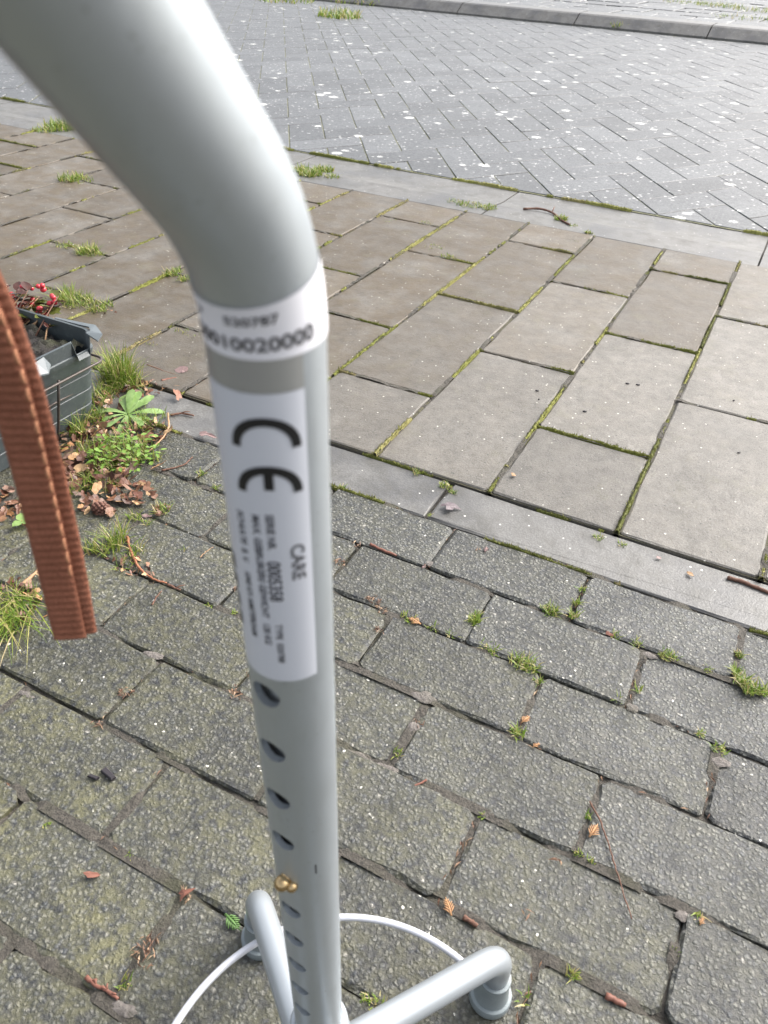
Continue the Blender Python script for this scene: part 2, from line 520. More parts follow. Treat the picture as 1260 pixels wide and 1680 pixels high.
# footpath of washed concrete pavers in running bond
footpath = sheet('footpath', [(-1.55, -1.28), (1.25, -1.28), (1.25, -.002), (-1.55, -.002)], -.0060, M['bed'])
OFF = {1: -.0593, 0: -.1380}
paver_meshes = []
for k in range(10):
    b = MB()
    hw, hh = PU / 2 - .0011, PV / 2 - .0010
    stone(b, rough_rect(-hw, hw, -hh, hh, .0042, .0006, (6, 4)), 0, .03, .0024, .0017, (0, 0), 1)
    paver_meshes.append(b.mesh('paver', M['paver']))
rowx = {}
for r in range(1, 17):
    y = -(r - .5) * PV
    off = OFF[r % 2]
    for n in range(-14, 9):
        x = off + (n + .5) * PU
        if x < -1.48 or x > 1.18: continue
        o = obj('paver', random.choice(paver_meshes), footpath)
        o.location = (x + random.uniform(-.0009, .0009), y + random.uniform(-.0008, .0008), random.uniform(-.0016, .0016))
        o.rotation_euler = (R(random.uniform(-.8, .8)), R(random.uniform(-.45, .45)), R(random.uniform(-.45, .45)) + random.choice((0, math.pi)))
        # algae grows towards the damp corner by the planter and along the wall side
        g = max(0, min(1, .58 + (-y - .30) * 1.5 - (x + .05) * 1.1))
        o.color = (.06 + .94 * g * random.uniform(.6, 1.2), random.uniform(0, 1), 0, 1)

# edging kerb between footpath and driveway
kerb = sheet('kerb', [(-3.2, -.001), (1.6, -.001), (1.6, KY + .001), (-3.2, KY + .001)], -.0075, M['bed'])
KJ = -.0980
for n in range(-4, 2):
    b = MB()
    x0, x1 = KJ + n * .722 + .0025, KJ + (n + 1) * .722 - .0025
    stone(b, rough_rect(x0, x1, .0022, KY - .0022, .002, .0006, (10, 2)), random.uniform(-.001, .0005), .03, .0018, .0018, (0, 0), 1)
    b.build('kerb_stone', M['kerb'], kerb)

# driveway slabs, staggered, long side across
driveway = sheet('driveway', [(-4.2, KY), (1.6, KY), (1.6, TY), (-4.2, TY)], .0012, M['tile_bed'])
BX = -.071 * S
joints = []                # (x0, y0, x1, y1) joint centre lines of the driveway, for moss
for k in range(-26, 9):
    x0 = BX + k * PU; x1 = x0 + PU
    cuts = [.112, .604, 1.104, 1.557] if k % 2 else [.112, .356, .852, 1.352, 1.557]
    joints.append((x0, KY, x0, TY))
    for i in range(len(cuts) - 1):
        y0, y1 = cuts[i] * S, cuts[i + 1] * S
        if i: joints.append((x0, y0, x1, y0))
        b = MB()
        g = .0026
        lift = .0045 + random.uniform(-.0006, .0006)
        stone(b, rough_rect(x0 + g, x1 - g, y0 + (g if i else .0015), y1 - g, .0030, .0008, (4, 7)), lift, .03, .0018, .0011, (random.uniform(-.005, .005), random.uniform(-.004, .004)), 1)
        o = b.build('tile', M['tile'], driveway)
        xm, ym = (x0 + x1) / 2, (y0 + y1) / 2
        wet = max(0, min(1, (ym - .30) * 1.1 - (xm + .05) * 1.3))
        o.color = (min(1, .16 + wet * random.uniform(.8, 1.5)), random.uniform(.1, .9), 0, 1)

# flush gutter band between driveway and road
gutter = sheet('gutter', [(-4.2, TY - .001), (1.6, TY - .001), (1.6, road_y(1.6)), (-4.2, road_y(-4.2))], -.006, M['bed'])
xs = [-4.2 + i * .62 for i in range(10)]
for i in range(len(xs) - 1):
    x0, x1 = xs[i] + .002, xs[i + 1] - .002
    b = MB()
    vs_, fs_ = [], []
    nxx = 14
    prof = [(0, -.03), (0, .0005), (.003, .0022), (.095, .0025), (.125, -.0010), (.15, -.0030), (1, -.0030), (1, -.03)]
    for k in range(nxx + 1):
        x = x0 + (x1 - x0) * k / nxx
        ya, yb = TY + .003, road_y(x) - .005
        for t_, z_ in prof:
            y = ya + t_ if t_ < 1 else yb
            wv = .0012 * noise.noise(Vector((x * 9, y * 9, 2)))
            vs_.append((x, y + .3 * wv, z_ + (wv if z_ > -.02 else 0)))
    q = len(prof)
    for k in range(nxx):
        for m_ in range(q - 1): fs_.append((k * q + m_ + 1, k * q + m_, (k + 1) * q + m_, (k + 1) * q + m_ + 1))
    fs_.append(tuple(range(q - 1, -1, -1))[::-1]); fs_.append(tuple(nxx * q + k for k in range(q))[::-1])
    b.add(vs_, fs_)
    b.build('gutter_stone', M['kerb'], gutter)

# road of herringbone bricks
road = sheet('road', [(-9, road_y(-9) - .004), (4, road_y(4) - .004), (4, fark_y(4) + .02), (-9, fark_y(-9) + .02)], -.0019, M['road_bed'])
A_ = .165 / 1.41421 * S * 1.12
SX, SY = A_ * .70711, A_ * .70711 * 1.5
OX, OY = -.907 * S, 1.93 * S
def hb(u, v): return (OX + (u - v) * SX, OY + (u + v) * SY)
bricks = []
for i in range(-70, 120):
    for j in range(-70, 120):
        d = (i - j) % 4
        if d == 0: q = (i, i + 2, j, j + 1)
        elif d == 3: q = (i, i + 1, j, j + 2)
        else: continue
        cx, cy = hb((q[0] + q[1]) / 2, (q[2] + q[3]) / 2)
        if cx < -8 or cx > 2.5 or cy < 1.2 or cy > 6.6: continue
        if cx > 2.4 or cx < -7.8: continue
        g = .014
        poly = [hb(q[0] + g, q[2] + g), hb(q[1] - g, q[2] + g), hb(q[1] - g, q[3] - g), hb(q[0] + g, q[3] - g)]
        n0 = len(poly)
        cut = clip(poly, .019, 1, 1.386 + .004)
        if len(cut) >= 3: cut = clip(cut, -.055, -1, -(5.79 - .055 * .31) + .004)
        if len(cut) < 3 or area(cut) < .0004: continue
        whole = len(cut) == 4 and all(abs(a[0] - b_[0]) + abs(a[1] - b_[1]) < 1e-7 for a, b_ in zip(sorted(cut), sorted(poly)))
        bricks.append((math.hypot(cx - .167, cy + .654), cx, cy, d, cut, whole))
bricks.sort(key=lambda t: (t[1] < -.62 - (t[2] + .3) * .92 or t[1] > .30 - (t[2] - 1.4) * .08, t[0]))     # the ones in plain view first
shared = {}
far_mb = MB()
for idx, (dist, cx, cy, d, poly, whole) in enumerate(bricks):
    if idx < 296:
        if whole:
            if d not in shared:
                b = MB(); stone(b, [(x - cx, y - cy) for x, y in poly], 0, .03, .0016, .0010)
                shared[d] = b.mesh('brick', M['road'])
            o = obj('brick', shared[d], road)
        else:
            b = MB(); stone(b, [(x - cx, y - cy) for x, y in poly], 0, .03, .0013, .0010)
            o = b.build('brick', M['road'], road)
        o.location = (cx, cy, random.uniform(-.0006, .0006))
        o.rotation_euler = (R(random.uniform(-.3, .3)), R(random.uniform(-.3, .3)), 0)
    else:
        stone(far_mb, poly, random.uniform(-.0006, .0006), .02, .0012, .0008, (random.uniform(-.004, .004), random.uniform(-.004, .004)))
tag(far_mb.build('far_bricks', M['road'], road), kind='stuff')

# kerb and pavement across the road
KH = .075
far_kerb = tag(sheet('far_kerb', [(-9, fark_y(-9) + .01), (4, fark_y(4) + .01), (4, fark_y(4) + .36), (-9, fark_y(-9) + .36)], -.006, M['bed']), kind='structure')
dirk = Vector((1, -.055, 0)).normalized(); nrm = Vector((.055, 1, 0)).normalized()
x = -8.6
k0 = Vector((-2.30 * S, fark_y(-2.30 * S), 0))
for n in range(-6, 4):
    a = k0 + dirk * (n * .95 + .004); e = k0 + dirk * ((n + 1) * .95 - .004)
    prof = [(.012, -.03), (.016, .012), (.10, KH - .008), (.12, KH), (.30, KH + .004), (.305, -.03)]
    b = MB()
    vs = [p + nrm * u + Vector((0, 0, w)) for p in (a, e) for u, w in prof]
    m_ = len(prof)
    b.add(vs, [(i, i + m_, i + 1 + m_, i + 1) for i in range(m_ - 1)] + [tuple(range(m_)), tuple(range(2 * m_ - 1, m_ - 1, -1))])
    b.build('kerb_stone', M['kerb'], far_kerb)
far_pave = sheet('far_pavement', [tuple((k0 + dirk * s_ + nrm * t_)[:2]) for s_, t_ in ((-7, .306), (5, .306), (5, 4.6), (-7, 4.6))], KH - .012, M['road_bed'])
fm = []
for k in range(4):
    b = MB(); stone(b, rough_rect(-.135, .135, -.20, .20, .006, .002, (3, 3)), 0, .02, .004, .003, (0, 0), 1)
    fm.append(b.mesh('paving_brick', M['road']))
for i in range(-16, 14):
    for j in range(0, 9):
        c = k0 + dirk * (i * .285 + (j % 2) * .14) + nrm * (.52 + j * .42)
        o = obj('paving_brick', random.choice(fm), far_pave)
        o.location = (c.x, c.y, KH - .002 + random.uniform(-.003, .003))
        o.rotation_euler = (R(random.uniform(-.5, .5)), R(random.uniform(-.5, .5)), -.055)
        o.color = (random.uniform(.1, 1), random.uniform(-.6, .3), 0, 1)

# ------------------------------------------------------------------ the cane
CAX = Vector((0.08719823, -0.53826484, 0.3))
CD = Vector((0.01033143, -0.04648049, 1.0)).normalized()
CE_ = Vector((0.57593283, -0.81631781, -0.04389306))
CE_ = (CE_ - CD * CE_.dot(CD)).normalized()
CN = CD.cross(CE_)
RAD = .011
ZS, RB, ANG, AZ = .47946, .04976, .68797, -1.5302
HUBZ = .092
def cz(z): return CAX + CD * ((z - .3) / CD.z)
hub = cz(HUBZ)
cane = thing('quad_cane', (hub.x, hub.y, 0), 'grey aluminium four-footed walking cane with CE label standing on the pavers', 'walking cane')
path = [cz(.080), cz(.100)] + [cz(.110 + .01 * i) for i in range(37)] + [cz(ZS)]
hdir = Vector((math.cos(AZ), math.sin(AZ), 0)); hdir = (hdir - CD * hdir.dot(CD)).normalized()
st = cz(ZS)
for i in range(1, 25):
    t = ANG * i / 24
    path.append(st + RB * ((1 - math.cos(t)) * hdir + math.sin(t) * CD))
TT = math.cos(ANG) * CD + math.sin(ANG) * hdir
st = path[-1]
for i in range(1, 13): path.append(st + TT * (.095 * i / 12))
p0 = path[-1]; p3 = Vector((.078, -.640, .648)); g3 = Vector((-.36, .93, .06)).normalized()
for i in range(1, 13):
    t = i / 12
    path.append((1 - t)**3 * p0 + 3 * (1 - t)**2 * t * (p0 + TT * .045) + 3 * (1 - t) * t * t * (p3 - g3 * .045) + t**3 * p3)
gend = p3 + g3 * .115
path.append(gend)
# frames along the path start with CE_ towards the viewer side
PF = [Vector(p) for p in path]
TF = [(PF[min(i + 1, len(PF) - 1)] - PF[max(i - 1, 0)]).normalized() for i in range(len(PF))]
EF = [CE_.copy()]
for i in range(1, len(PF)):
    e = EF[-1] - TF[i] * EF[-1].dot(TF[i]); EF.append(e.normalized())
SL = [0.0]
for i in range(1, len(PF)): SL.append(SL[-1] + (PF[i] - PF[i - 1]).length)
S_OF_Z = lambda z: (z - .080) / CD.z
def surf(s, th, r):
    """point at arc length s, angle th (right positive), distance r from the tube axis"""
    i = 0
    while i < len(SL) - 2 and SL[i + 1] < s: i += 1
    t = (s - SL[i]) / (SL[i + 1] - SL[i])
    c = PF[i].lerp(PF[i + 1], t)
    T = TF[i].lerp(TF[i + 1], t).normalized()
    e = EF[i].lerp(EF[i + 1], t); e = (e - T * e.dot(T)).normalized()
    n = T.cross(e)
    return c + (e * math.cos(th) + n * math.sin(th)) * r

# shaft: hollow tube with drilled holes
NS = 72
vs, fs = [], []
for rr in (RAD, RAD - .0020):
    for i in range(len(PF)):
        n = TF[i].cross(EF[i])
        for k in range(NS):
            a = 2 * math.pi * k / NS
            vs.append(PF[i] + (EF[i] * math.cos(a) + n * math.sin(a)) * rr)
L = len(PF)
for i in range(L - 1):
    for k in range(NS):
        k2 = (k + 1) % NS
        fs.append((i * NS + k, i * NS + k2, (i + 1) * NS + k2, (i + 1) * NS + k))
        o = L * NS
        fs.append((o + i * NS + k2, o + i * NS + k, o + (i + 1) * NS + k, o + (i + 1) * NS + k2))
for k in range(NS):
    k2 = (k + 1) % NS; o = L * NS; q = (L - 1) * NS
    fs.append((k2, k, o + k, o + k2))
    fs.append((q + k, q + k2, o + q + k2, o + q + k))
b = MB(); b.add(vs, fs)
shaft_raw = b.build('shaft_raw', M['cane'])
TH = R(-40.5)
hole_z = [.3855 - .0247 * i for i in range(10)]
hdirn = CE_ * math.cos(TH) + CN * math.sin(TH)
b = MB()
for i, z in enumerate(hole_z):
    if i == 4: continue
    lathe(b, [(.0043, 0), (.0043, .012)], 28, cz(z) + hdirn * .0055, hdirn)
cutter = b.build('cutter')
bm_ = shaft_raw.modifiers.new('holes', 'BOOLEAN'); bm_.operation = 'DIFFERENCE'; bm_.object = cutter; bm_.solver = 'EXACT'
dg = bpy.context.evaluated_depsgraph_get()
me = bpy.data.meshes.new_from_object(shaft_raw.evaluated_get(dg))
me.name = 'shaft'
bpy.data.objects.remove(shaft_raw); bpy.data.objects.remove(cutter)
me.shade_smooth()
me.set_sharp_from_angle(angle=R(32))
shaft = keep_world(obj('shaft', me), cane)
if not me.materials: me.materials.append(M['cane'])
# inner telescoping tube seen through the holes
b = MB(); tube(b, [cz(.085), cz(.20), cz(.30), cz(.42)], .0070, 40)
keep_world(b.build('inner_tube', M['inside'], None, True), cane)

# brass spring button in the fifth hole
b = MB()
zc = cz(hole_z[4])
lathe(b, [(.0022, -.003), (.0022, .0004)], 20, zc + hdirn * RAD, hdirn)
sphere(b, zc + hdirn * (RAD + .0020), .0027, 20, 14)
button = keep_world(b.build('spring_button', M['brass'], None, True), cane)
b = MB(); hd2 = CE_ * math.cos(R(-27)) + CN * math.sin(R(-27))
lathe(b, [(.0016, -.003), (.0016, .0004)], 20, zc + hd2 * RAD - CD * .0016, hd2)
sphere(b, zc + hd2 * (RAD + .0008) - CD * .0016, .0021, 18, 12)
keep_world(b.build('spring_button', M['brass'], None, True), cane)

# hub collar
b = MB()
lathe(b, [(.0132, -.022), (.0142, -.018), (.0142, .024), (.0138, .0265), (.0122, .0275), (.0114, .0270)], 48, hub, CD)
keep_world(b.build('hub_collar', M['leg'], None, True), cane)
# legs, feet
RC = Vector((0.10824, -0.54558, 0))
feet = [Vector((*(0.1504, -0.4318), 0)), Vector((*(0.0044, -0.4720), 0))]
feet += [2 * RC - feet[0], 2 * RC - feet[1]]
for i, ft in enumerate(feet):
    u = Vector((ft.x - hub.x, ft.y - hub.y, 0)).normalized()
    side = [Vector((u.y, -u.x, 0)), Vector((-u.y, u.x, 0)), Vector((u.y, -u.x, 0)), Vector((-u.y, u.x, 0))][i]
    a = Vector((hub.x, hub.y, HUBZ + .004)) + side * .0085 - u * .004
    top = Vector((ft.x, ft.y, .0600))
    dv = (top - a).normalized()
    bend = top - dv * .017
    pts = [a.lerp(bend, t / 6) for t in range(7)]
    low = Vector((ft.x, ft.y, .043))
    for t in range(1, 9):
        q = t / 8
        pts.append((1 - q)**2 * bend + 2 * (1 - q) * q * top + q * q * low)
    pts.append(Vector((ft.x, ft.y, .022)))
    b = MB(); tube(b, pts, .0078, 24)
    leg = keep_world(b.build('leg', M['leg'], None, True), cane)
    b = MB()
    lathe(b, [(.0126, .0), (.0133, .0015), (.0133, .0068), (.0129, .0080), (.0112, .0088), (.0092, .0255), (.0096, .0270), (.0100, .0282), (.0097, .0302), (.0084, .0306)], 40, ft)
    me = b.mesh('foot', M['rubber'], True); me.set_sharp_from_angle(angle=R(40))
    foot = keep_world(obj('foot', me), cane)
# wire ring tying the legs together
b = MB()
a0 = math.atan2(feet[0].y - RC.y, feet[0].x - RC.x) + R(4); a1 = math.atan2(feet[2].y - RC.y, feet[2].x - RC.x) + 2 * math.pi + R(4)
ring = [(RC.x + .1036 * math.cos(a0 + (a1 - a0) * k / 80), RC.y + .1036 * math.sin(a0 + (a1 - a0) * k / 80), .055) for k in range(81)]
tube(b, ring, .0021, 10)
keep_world(b.build('ring_wire', M['wire'], None, True), cane)
# grip
b = MB(); tube(b, [p3 + g3 * t for t in (.004, .006, .03, .06, .09, .112, .118)], [.0120, .0150, .0165, .0160, .0165, .0155, .010], 24)
keep_world(b.build('grip', M['grip'], None, True), cane)

# stickers: patches that follow the tube surface
def patch(s0, s1, t0, t1, r, ns=14, nt=40, round_=0.0):
    b = MB(); vs, fs = [], []
    for i in range(ns + 1):
        for k in range(nt + 1):
            vs.append(surf(s0 + (s1 - s0) * i / ns, t0 + (t1 - t0) * k / nt, r))
    for i in range(ns):
        for k in range(nt):
            a = i * (nt + 1) + k
            fs.append((a, a + 1, a + nt + 2, a + nt + 1))
    b.add(vs, fs)
    return b
LZ0, LZ1 = .3936, .4738
label = keep_world(patch(S_OF_Z(LZ0), S_OF_Z(LZ1), R(-112), R(34), RAD + .00010).build('label', M['label'], None, True), cane)
label['label'] = 'white printed CE label on the shaft'
film = keep_world(patch(S_OF_Z(LZ1) + .0001, S_OF_Z(.4815), R(-112), R(34), RAD + .00008).build('clear_film', M['film'], None, True), cane)
sticker = keep_world(patch(S_OF_Z(.4808), S_OF_Z(.4936), R(-175), R(175), RAD + .00020, 16, 80).build('number_sticker', M['paper'], None, True), cane)
sticker['label'] = 'white number sticker around the bend'

def text_mesh(body, size, sx=1.0, ang=0.0):
    cu = bpy.data.curves.new('text', 'FONT')
    cu.body = body; cu.size = size; cu.resolution_u = 3
    cu.align_x = 'LEFT'; cu.offset = size * .022
    o = bpy.data.objects.new('text', cu); COL.objects.link(o)
    d = bpy.context.evaluated_depsgraph_get()
    me = bpy.data.meshes.new_from_object(o.evaluated_get(d))
    bpy.data.objects.remove(o)
    for v in me.vertices: v.co.x *= sx
    return me
def bold(me, mat):
    me.materials.clear(); me.materials.append(mat)
def print_on(body, size, z, th, parent, mat, sx=1.0, down=True, r=RAD + .00022, name='lettering'):
    """down: reading direction runs down the shaft with letter tops to the right"""
    me = text_mesh(body, size, sx)
    bm = bmesh.new(); bm.from_mesh(me)
    bmesh.ops.triangulate(bm, faces=bm.faces[:])
    long_ = [e for e in bm.edges if e.calc_length() > .0012]
    for _ in range(2):
        long_ = [e for e in bm.edges if e.calc_length() > .0010]
        if long_: bmesh.ops.subdivide_edges(bm, edges=long_, cuts=1)
    for v in bm.verts:
        x, y = v.co.x, v.co.y
        if down: s, t = S_OF_Z(z) - x, th + y / RAD
        else: s, t = S_OF_Z(z) + y, th + x / RAD
        v.co = surf(s, t, r)
    bm.to_mesh(me); bm.free()
    bold(me, mat)
    o = obj(name, me)
    o.parent = parent
    return o

def arc_mark(zt, th0, ru, width, bar):
    """half-round letter of the conformity mark, opening downwards"""
    b = MB(); n = 40
    ri, ro = ru - width / 2, ru + width / 2
    vs, fs = [], []
    for k in range(n + 1):
        a = math.pi * (-.02 + 1.04 * k / n)
        for m in range(4):
            r_ = ri + (ro - ri) * m / 3
            vs.append(surf(S_OF_Z(zt) - ro + math.sin(a) * r_, th0 + math.cos(a) * r_ / RAD, RAD + .00025))
    for k in range(n):
        for m in range(3):
            i = k * 4 + m
            fs.append((i, i + 1, i + 5, i + 4))
    b.add(vs, fs)
    if bar:
        vs, fs = [], []
        for i in range(9):
            for k in range(3):
                vs.append(surf(S_OF_Z(zt) - width * .5 - (ro * .88 - width * .5) * i / 8, th0 + (k - 1) * width * .5 / RAD, RAD + .00027))
        for i in range(8):
            for k in range(2):
                a = i * 3 + k; fs.append((a, a + 1, a + 4, a + 3))
        b.add(vs, fs)
    o = b.build('mark', M['ink'])
    o.parent = label
arc_mark(.4690, R(-7.5), .0058, .0019, False)
arc_mark(.4582, R(-7.5), .0056, .0019, True)
print_on('CARE', .0041, .4377, R(10), label, M['ink_pale'])
print_on('SERIE NR.', .0023, .4463, R(-14), label, M['ink_grey'])
print_on('0005358', .0040, .4335, R(-17), label, M['ink_grey'], .86)
print_on('TYPE  020788', .0021, .4140, R(-14), label, M['ink_pale'], 1.1)
print_on('MAX. GEBRUIKERS GEWICHT   120 KG', .0023, .4458, R(-29), label, M['ink_grey'], 1.0)
print_on('SCHULTE  B. V.    1040 KV AMSTERDAM', .0023, .4455, R(-48), label, M['ink_grey'], .95)
for i in range(4):
    q = patch(S_OF_Z(.4298 - i * .0060) - .0042, S_OF_Z(.4298 - i * .0060), R(-86), R(-68), RAD + .0002, 3, 6)
    q.build('mark', M['ink_pale']).parent = label
print_on('520787', .0031, .4893, R(-33), sticker, M['ink_pale'], 1.0, False, RAD + .0004)
print_on('V', .0028, .4893, R(-66), sticker, M['ink_pale'], 1.0, False, RAD + .0004)
print_on('00010020000', .0047, .4830, R(-76), sticker, M['ink_pale'], .92, False, RAD + .0004)
# fine scratch on the shaft
q = patch(S_OF_Z(.2925), S_OF_Z(.2985), R(14), R(17), RAD + .0001, 3, 2)
keep_world(q.build('scratch', M['ink_grey']), cane)

# ------------------------------------------------------------------ wrist strap hanging from the grip
sp = [Vector(p) for p in ((0.0105, -0.5471, 0.3599), (0.0119, -0.5466, 0.3895), (0.0130, -0.5463, 0.4156), (0.0154, -0.5474, 0.4394), (0.0169, -0.5486, 0.4520), (0.0172, -0.5497, 0.4621), (0.0172, -0.5508, 0.4707), (0.0168, -0.5536, 0.4857), (0.0156, -0.5554, 0.5025))]
sp += [Vector((.030, -.552, .56)), Vector((.045, -.556, .61)), Vector((.052, -.556, .640))]
def resample(P, step):
    # Catmull-Rom, then even spacing
    pts = []
    Q = [P[0] * 2 - P[1]] + P + [P[-1] * 2 - P[-2]]
    for i in range(1, len(Q) - 2):
        for t in range(12):
            t /= 12
            a, b_, c, d = Q[i - 1], Q[i], Q[i + 1], Q[i + 2]
            pts.append(.5 * ((2 * b_) + (c - a) * t + (2 * a - 5 * b_ + 4 * c - d) * t * t + (3 * b_ - a - 3 * c + d) * t**3))
    pts.append(P[-1])
    out = [pts[0]]; acc = 0
    for i in range(1, len(pts)):
        seg = pts[i] - pts[i - 1]; Ls = seg.length; d = step - acc
        while d <= Ls:
            out.append(pts[i - 1] + seg * (d / Ls)); d += step
        acc = Ls - (d - step)
    return out
spath = resample(sp, .00045)
strap = thing('wrist_strap', tuple(spath[0]), 'rust red woven webbing wrist strap hanging from the cane grip', 'strap')
camdir = Vector((-.347, .717, -.605))
def layer(width, shift, fwd, i0, i1, ribs, thick=.0011, wobble=0.0):
    b = MB(); vs, fs = [], []
    cols = 13
    for i in range(i0, i1):
        T = (spath[min(i + 1, len(spath) - 1)] - spath[max(i - 1, 0)]).normalized()
        n = camdir - T * camdir.dot(T); n.normalize()          # away from the viewer
        side = T.cross(n); side.normalize()
        if side.dot(Vector((.886, .462, .04))) < 0: side = -side
        n = (n + side * -.25).normalized()
        sd = T.cross(n); sd = -sd if sd.dot(side) < 0 else sd
        c = spath[i] + sd * (shift + wobble * math.sin(i * .02)) + n * fwd
        loop = []
        for k in range(cols):
            u = -1 + 2 * k / (cols - 1)
            rib = math.sin(i * .00045 / .0026 * 2 * math.pi) * .00024 * (1 - abs(u)**6) if ribs else 0
            loop.append(c + sd * (u * width / 2 + random.uniform(-.00008, .00008)) - n * (thick / 2 * (1 - abs(u)**8) + rib))
        for k in range(cols - 1, -1, -1):
            u = -1 + 2 * k / (cols - 1)
            loop.append(c + sd * (u * width / 2) + n * (thick / 2 * (1 - abs(u)**8) + .0001))
        vs += loop
    m = cols * 2; n_ = i1 - i0
    for i in range(n_ - 1):
        for k in range(m):
            k2 = (k + 1) % m
            fs.append((i * m + k, i * m + k2, (i + 1) * m + k2, (i + 1) * m + k))
    fs.append(tuple(range(m - 1, -1, -1))); fs.append(tuple((n_ - 1) * m + k for k in range(m)))
    b.add(vs, fs)
    return b
keep_world(layer(.0096, -.0012, 0, 0, len(spath), True).build('front_webbing', M['web'], None, True), strap)
keep_world(layer(.0100, .0016, .0012, 2, len(spath), True, .0012, .0004).build('back_webbing', M['web'], None, True), strap)
# pale selvedge thread along the front layer, stitched in and out
b = MB()
for i in range(60, len(spath) - 12, 11):
    T = (spath[i + 1] - spath[i]).normalized()
    n = camdir - T * camdir.dot(T); n.normalize(); side = T.cross(n)
    if side.dot(Vector((.886, .462, .04))) < 0: side = -side
    a = spath[i] + side * .0034 - n * .0003; e = spath[min(i + 9, len(spath) - 1)] + side * .0036 - n * .0003
    mid = (a + e) / 2 - n * .0007
    tube(b, [a, (a + mid) / 2 - n * .0003, mid, (e + mid) / 2 - n * .0003, e], [.0003, .0005, .00055, .0005, .0003], 6)
keep_world(b.build('edge_stitching', M['thread'], None, True), strap)

# ------------------------------------------------------------------ planter with wintergreen
PH = .128
bx0, bx1, by0, by1 = -.81, -.574, -.345, -.020
tx0, tx1, ty0, ty1 = -.84, -.543, -.365, -.022
planter = thing('planter_box', ((bx0 + bx1) / 2, (by0 + by1) / 2, 0), 'broken-rimmed grey-green plastic planter box with red-berried plant beside leaf litter', 'planter')
def prect(t, inset=0.0, rc=.016, n=4):
    x0 = bx0 + (tx0 - bx0) * t + inset; x1 = bx1 + (tx1 - bx1) * t - inset
    y0 = by0 + (ty0 - by0) * t + inset; y1 = by1 + (ty1 - by1) * t - inset
    out = []
    for cx, cy, a0 in ((x1 - rc, y0 + rc, -90), (x1 - rc, y1 - rc, 0), (x0 + rc, y1 - rc, 90), (x0 + rc, y0 + rc, 180)):
        for k in range(n + 1):
            a = R(a0 + 90 * k / n)
            out.append((cx + rc * math.cos(a), cy + rc * math.sin(a)))
    return out
b = MB(); levels = []
hs_ = [0, .024, .0252, .0264, .048, .0492, .0504, .072, .0732, .0744, .098, .101, .108, .109, PH]
for i, h in enumerate(hs_):
    ins = .0016 if i in (2, 5, 8) else 0.0
    if i in (11, 12): ins = -.0018
    levels.append([(x, y, h + .001) for x, y in prect(h / PH, ins)])
m_ = len(levels[0])
inner = [[(x, y, h + .001) for x, y in prect(h / PH, .0035)] for h in (PH, .10, .02)]
# rim is torn: a notch beside the corner, a chipped stretch further along
def torn(x, y, h):
    if x > tx1 - .012 and -.058 < y < -.034: return h - .026
    if x > tx1 - .012 and -.205 < y < -.15: return h - .012
    return h
# resample the front (x1) side so that the notch has corners of its own
def densify(ring):
    out = []
    for i in range(len(ring)):
        a, c = Vector(ring[i]), Vector(ring[(i + 1) % len(ring)])
        nseg = max(1, int((c - a).length / .0075))
        out += [a.lerp(c, k / nseg) for k in range(nseg)]
    return out
base_counts = None
rings = levels + inner
cnt = []
for i in range(m_):
    cnt.append(max(1, int((Vector(levels[-1][(i + 1) % m_]) - Vector(levels[-1][i])).length / .006)))
dense = []
for rg in rings:
    o = []
    for i in range(m_):
        a, c = Vector(rg[i]), Vector(rg[(i + 1) % m_])
        o += [a.lerp(c, k / cnt[i]) for k in range(cnt[i])]
    dense.append(o)
D = len(dense[0])
for li in (14, 15):
    for v in dense[li]: v.z = torn(v.x, v.y, v.z)
vs = [v for rg in dense for v in rg]; fs = []
for i in range(len(dense) - 1):
    for k in range(D):
        k2 = (k + 1) % D
        fs.append((i * D + k, i * D + k2, (i + 1) * D + k2, (i + 1) * D + k))
fs.append(tuple(range(D - 1, -1, -1)))
b.add(vs, fs)
me = b.mesh('box', M['pot'], True); me.set_sharp_from_angle(angle=R(28))
keep_world(obj('box', me), planter)
# bent lips left of the old rim
def lip(pts_in, pts_out, name='rim_lip'):
    b = MB(); n = len(pts_in)
    b.add(list(pts_in) + list(pts_out) + [(x, y, z - .0018) for x, y, z in pts_in] + [(x, y, z - .0018) for x, y, z in pts_out],
          [(i, i + 1, n + i + 1, n + i) for i in range(n - 1)] + [(3 * n + i, 3 * n + i + 1, 2 * n + i + 1, 2 * n + i) for i in range(n - 1)] +
          [(n + i, n + i + 1, 3 * n + i + 1, 3 * n + i) for i in range(n - 1)] + [(0, n, 3 * n, 2 * n), (n - 1, 2 * n - 1, 4 * n - 1, 3 * n - 1)])
    return keep_world(b.build(name, M['pot_lip'], None, False), planter)
lip([(tx1 + .0005, y, PH + .0005 - .005 * (i % 2) * .3) for i, y in enumerate((-.105, -.118, -.13, -.142, -.155, -.168))],
    [(tx1 + w, y, PH - d) for y, w, d in ((-.100, .003, .010), (-.112, .011, .014), (-.122, .010, .012), (-.135, .012, .016), (-.152, .014, .02), (-.172, .008, .022))])
lip([(tx1 - .005, ty1 - .012, PH + .002), (tx1 - .003, ty1 - .006, PH + .003), (tx1 - .012, ty1 + .001, PH + .003), (tx1 - .03, ty1 + .001, PH + .002), (tx1 - .07, ty1 + .001, PH + .001)],
    [(tx1 + .013, ty1 - .012, PH - .004), (tx1 + .012, ty1 - .002, PH + .001), (tx1 - .008, ty1 + .008, PH + .004), (tx1 - .03, ty1 + .006, PH + .003), (tx1 - .07, ty1 + .004, PH + .001)])
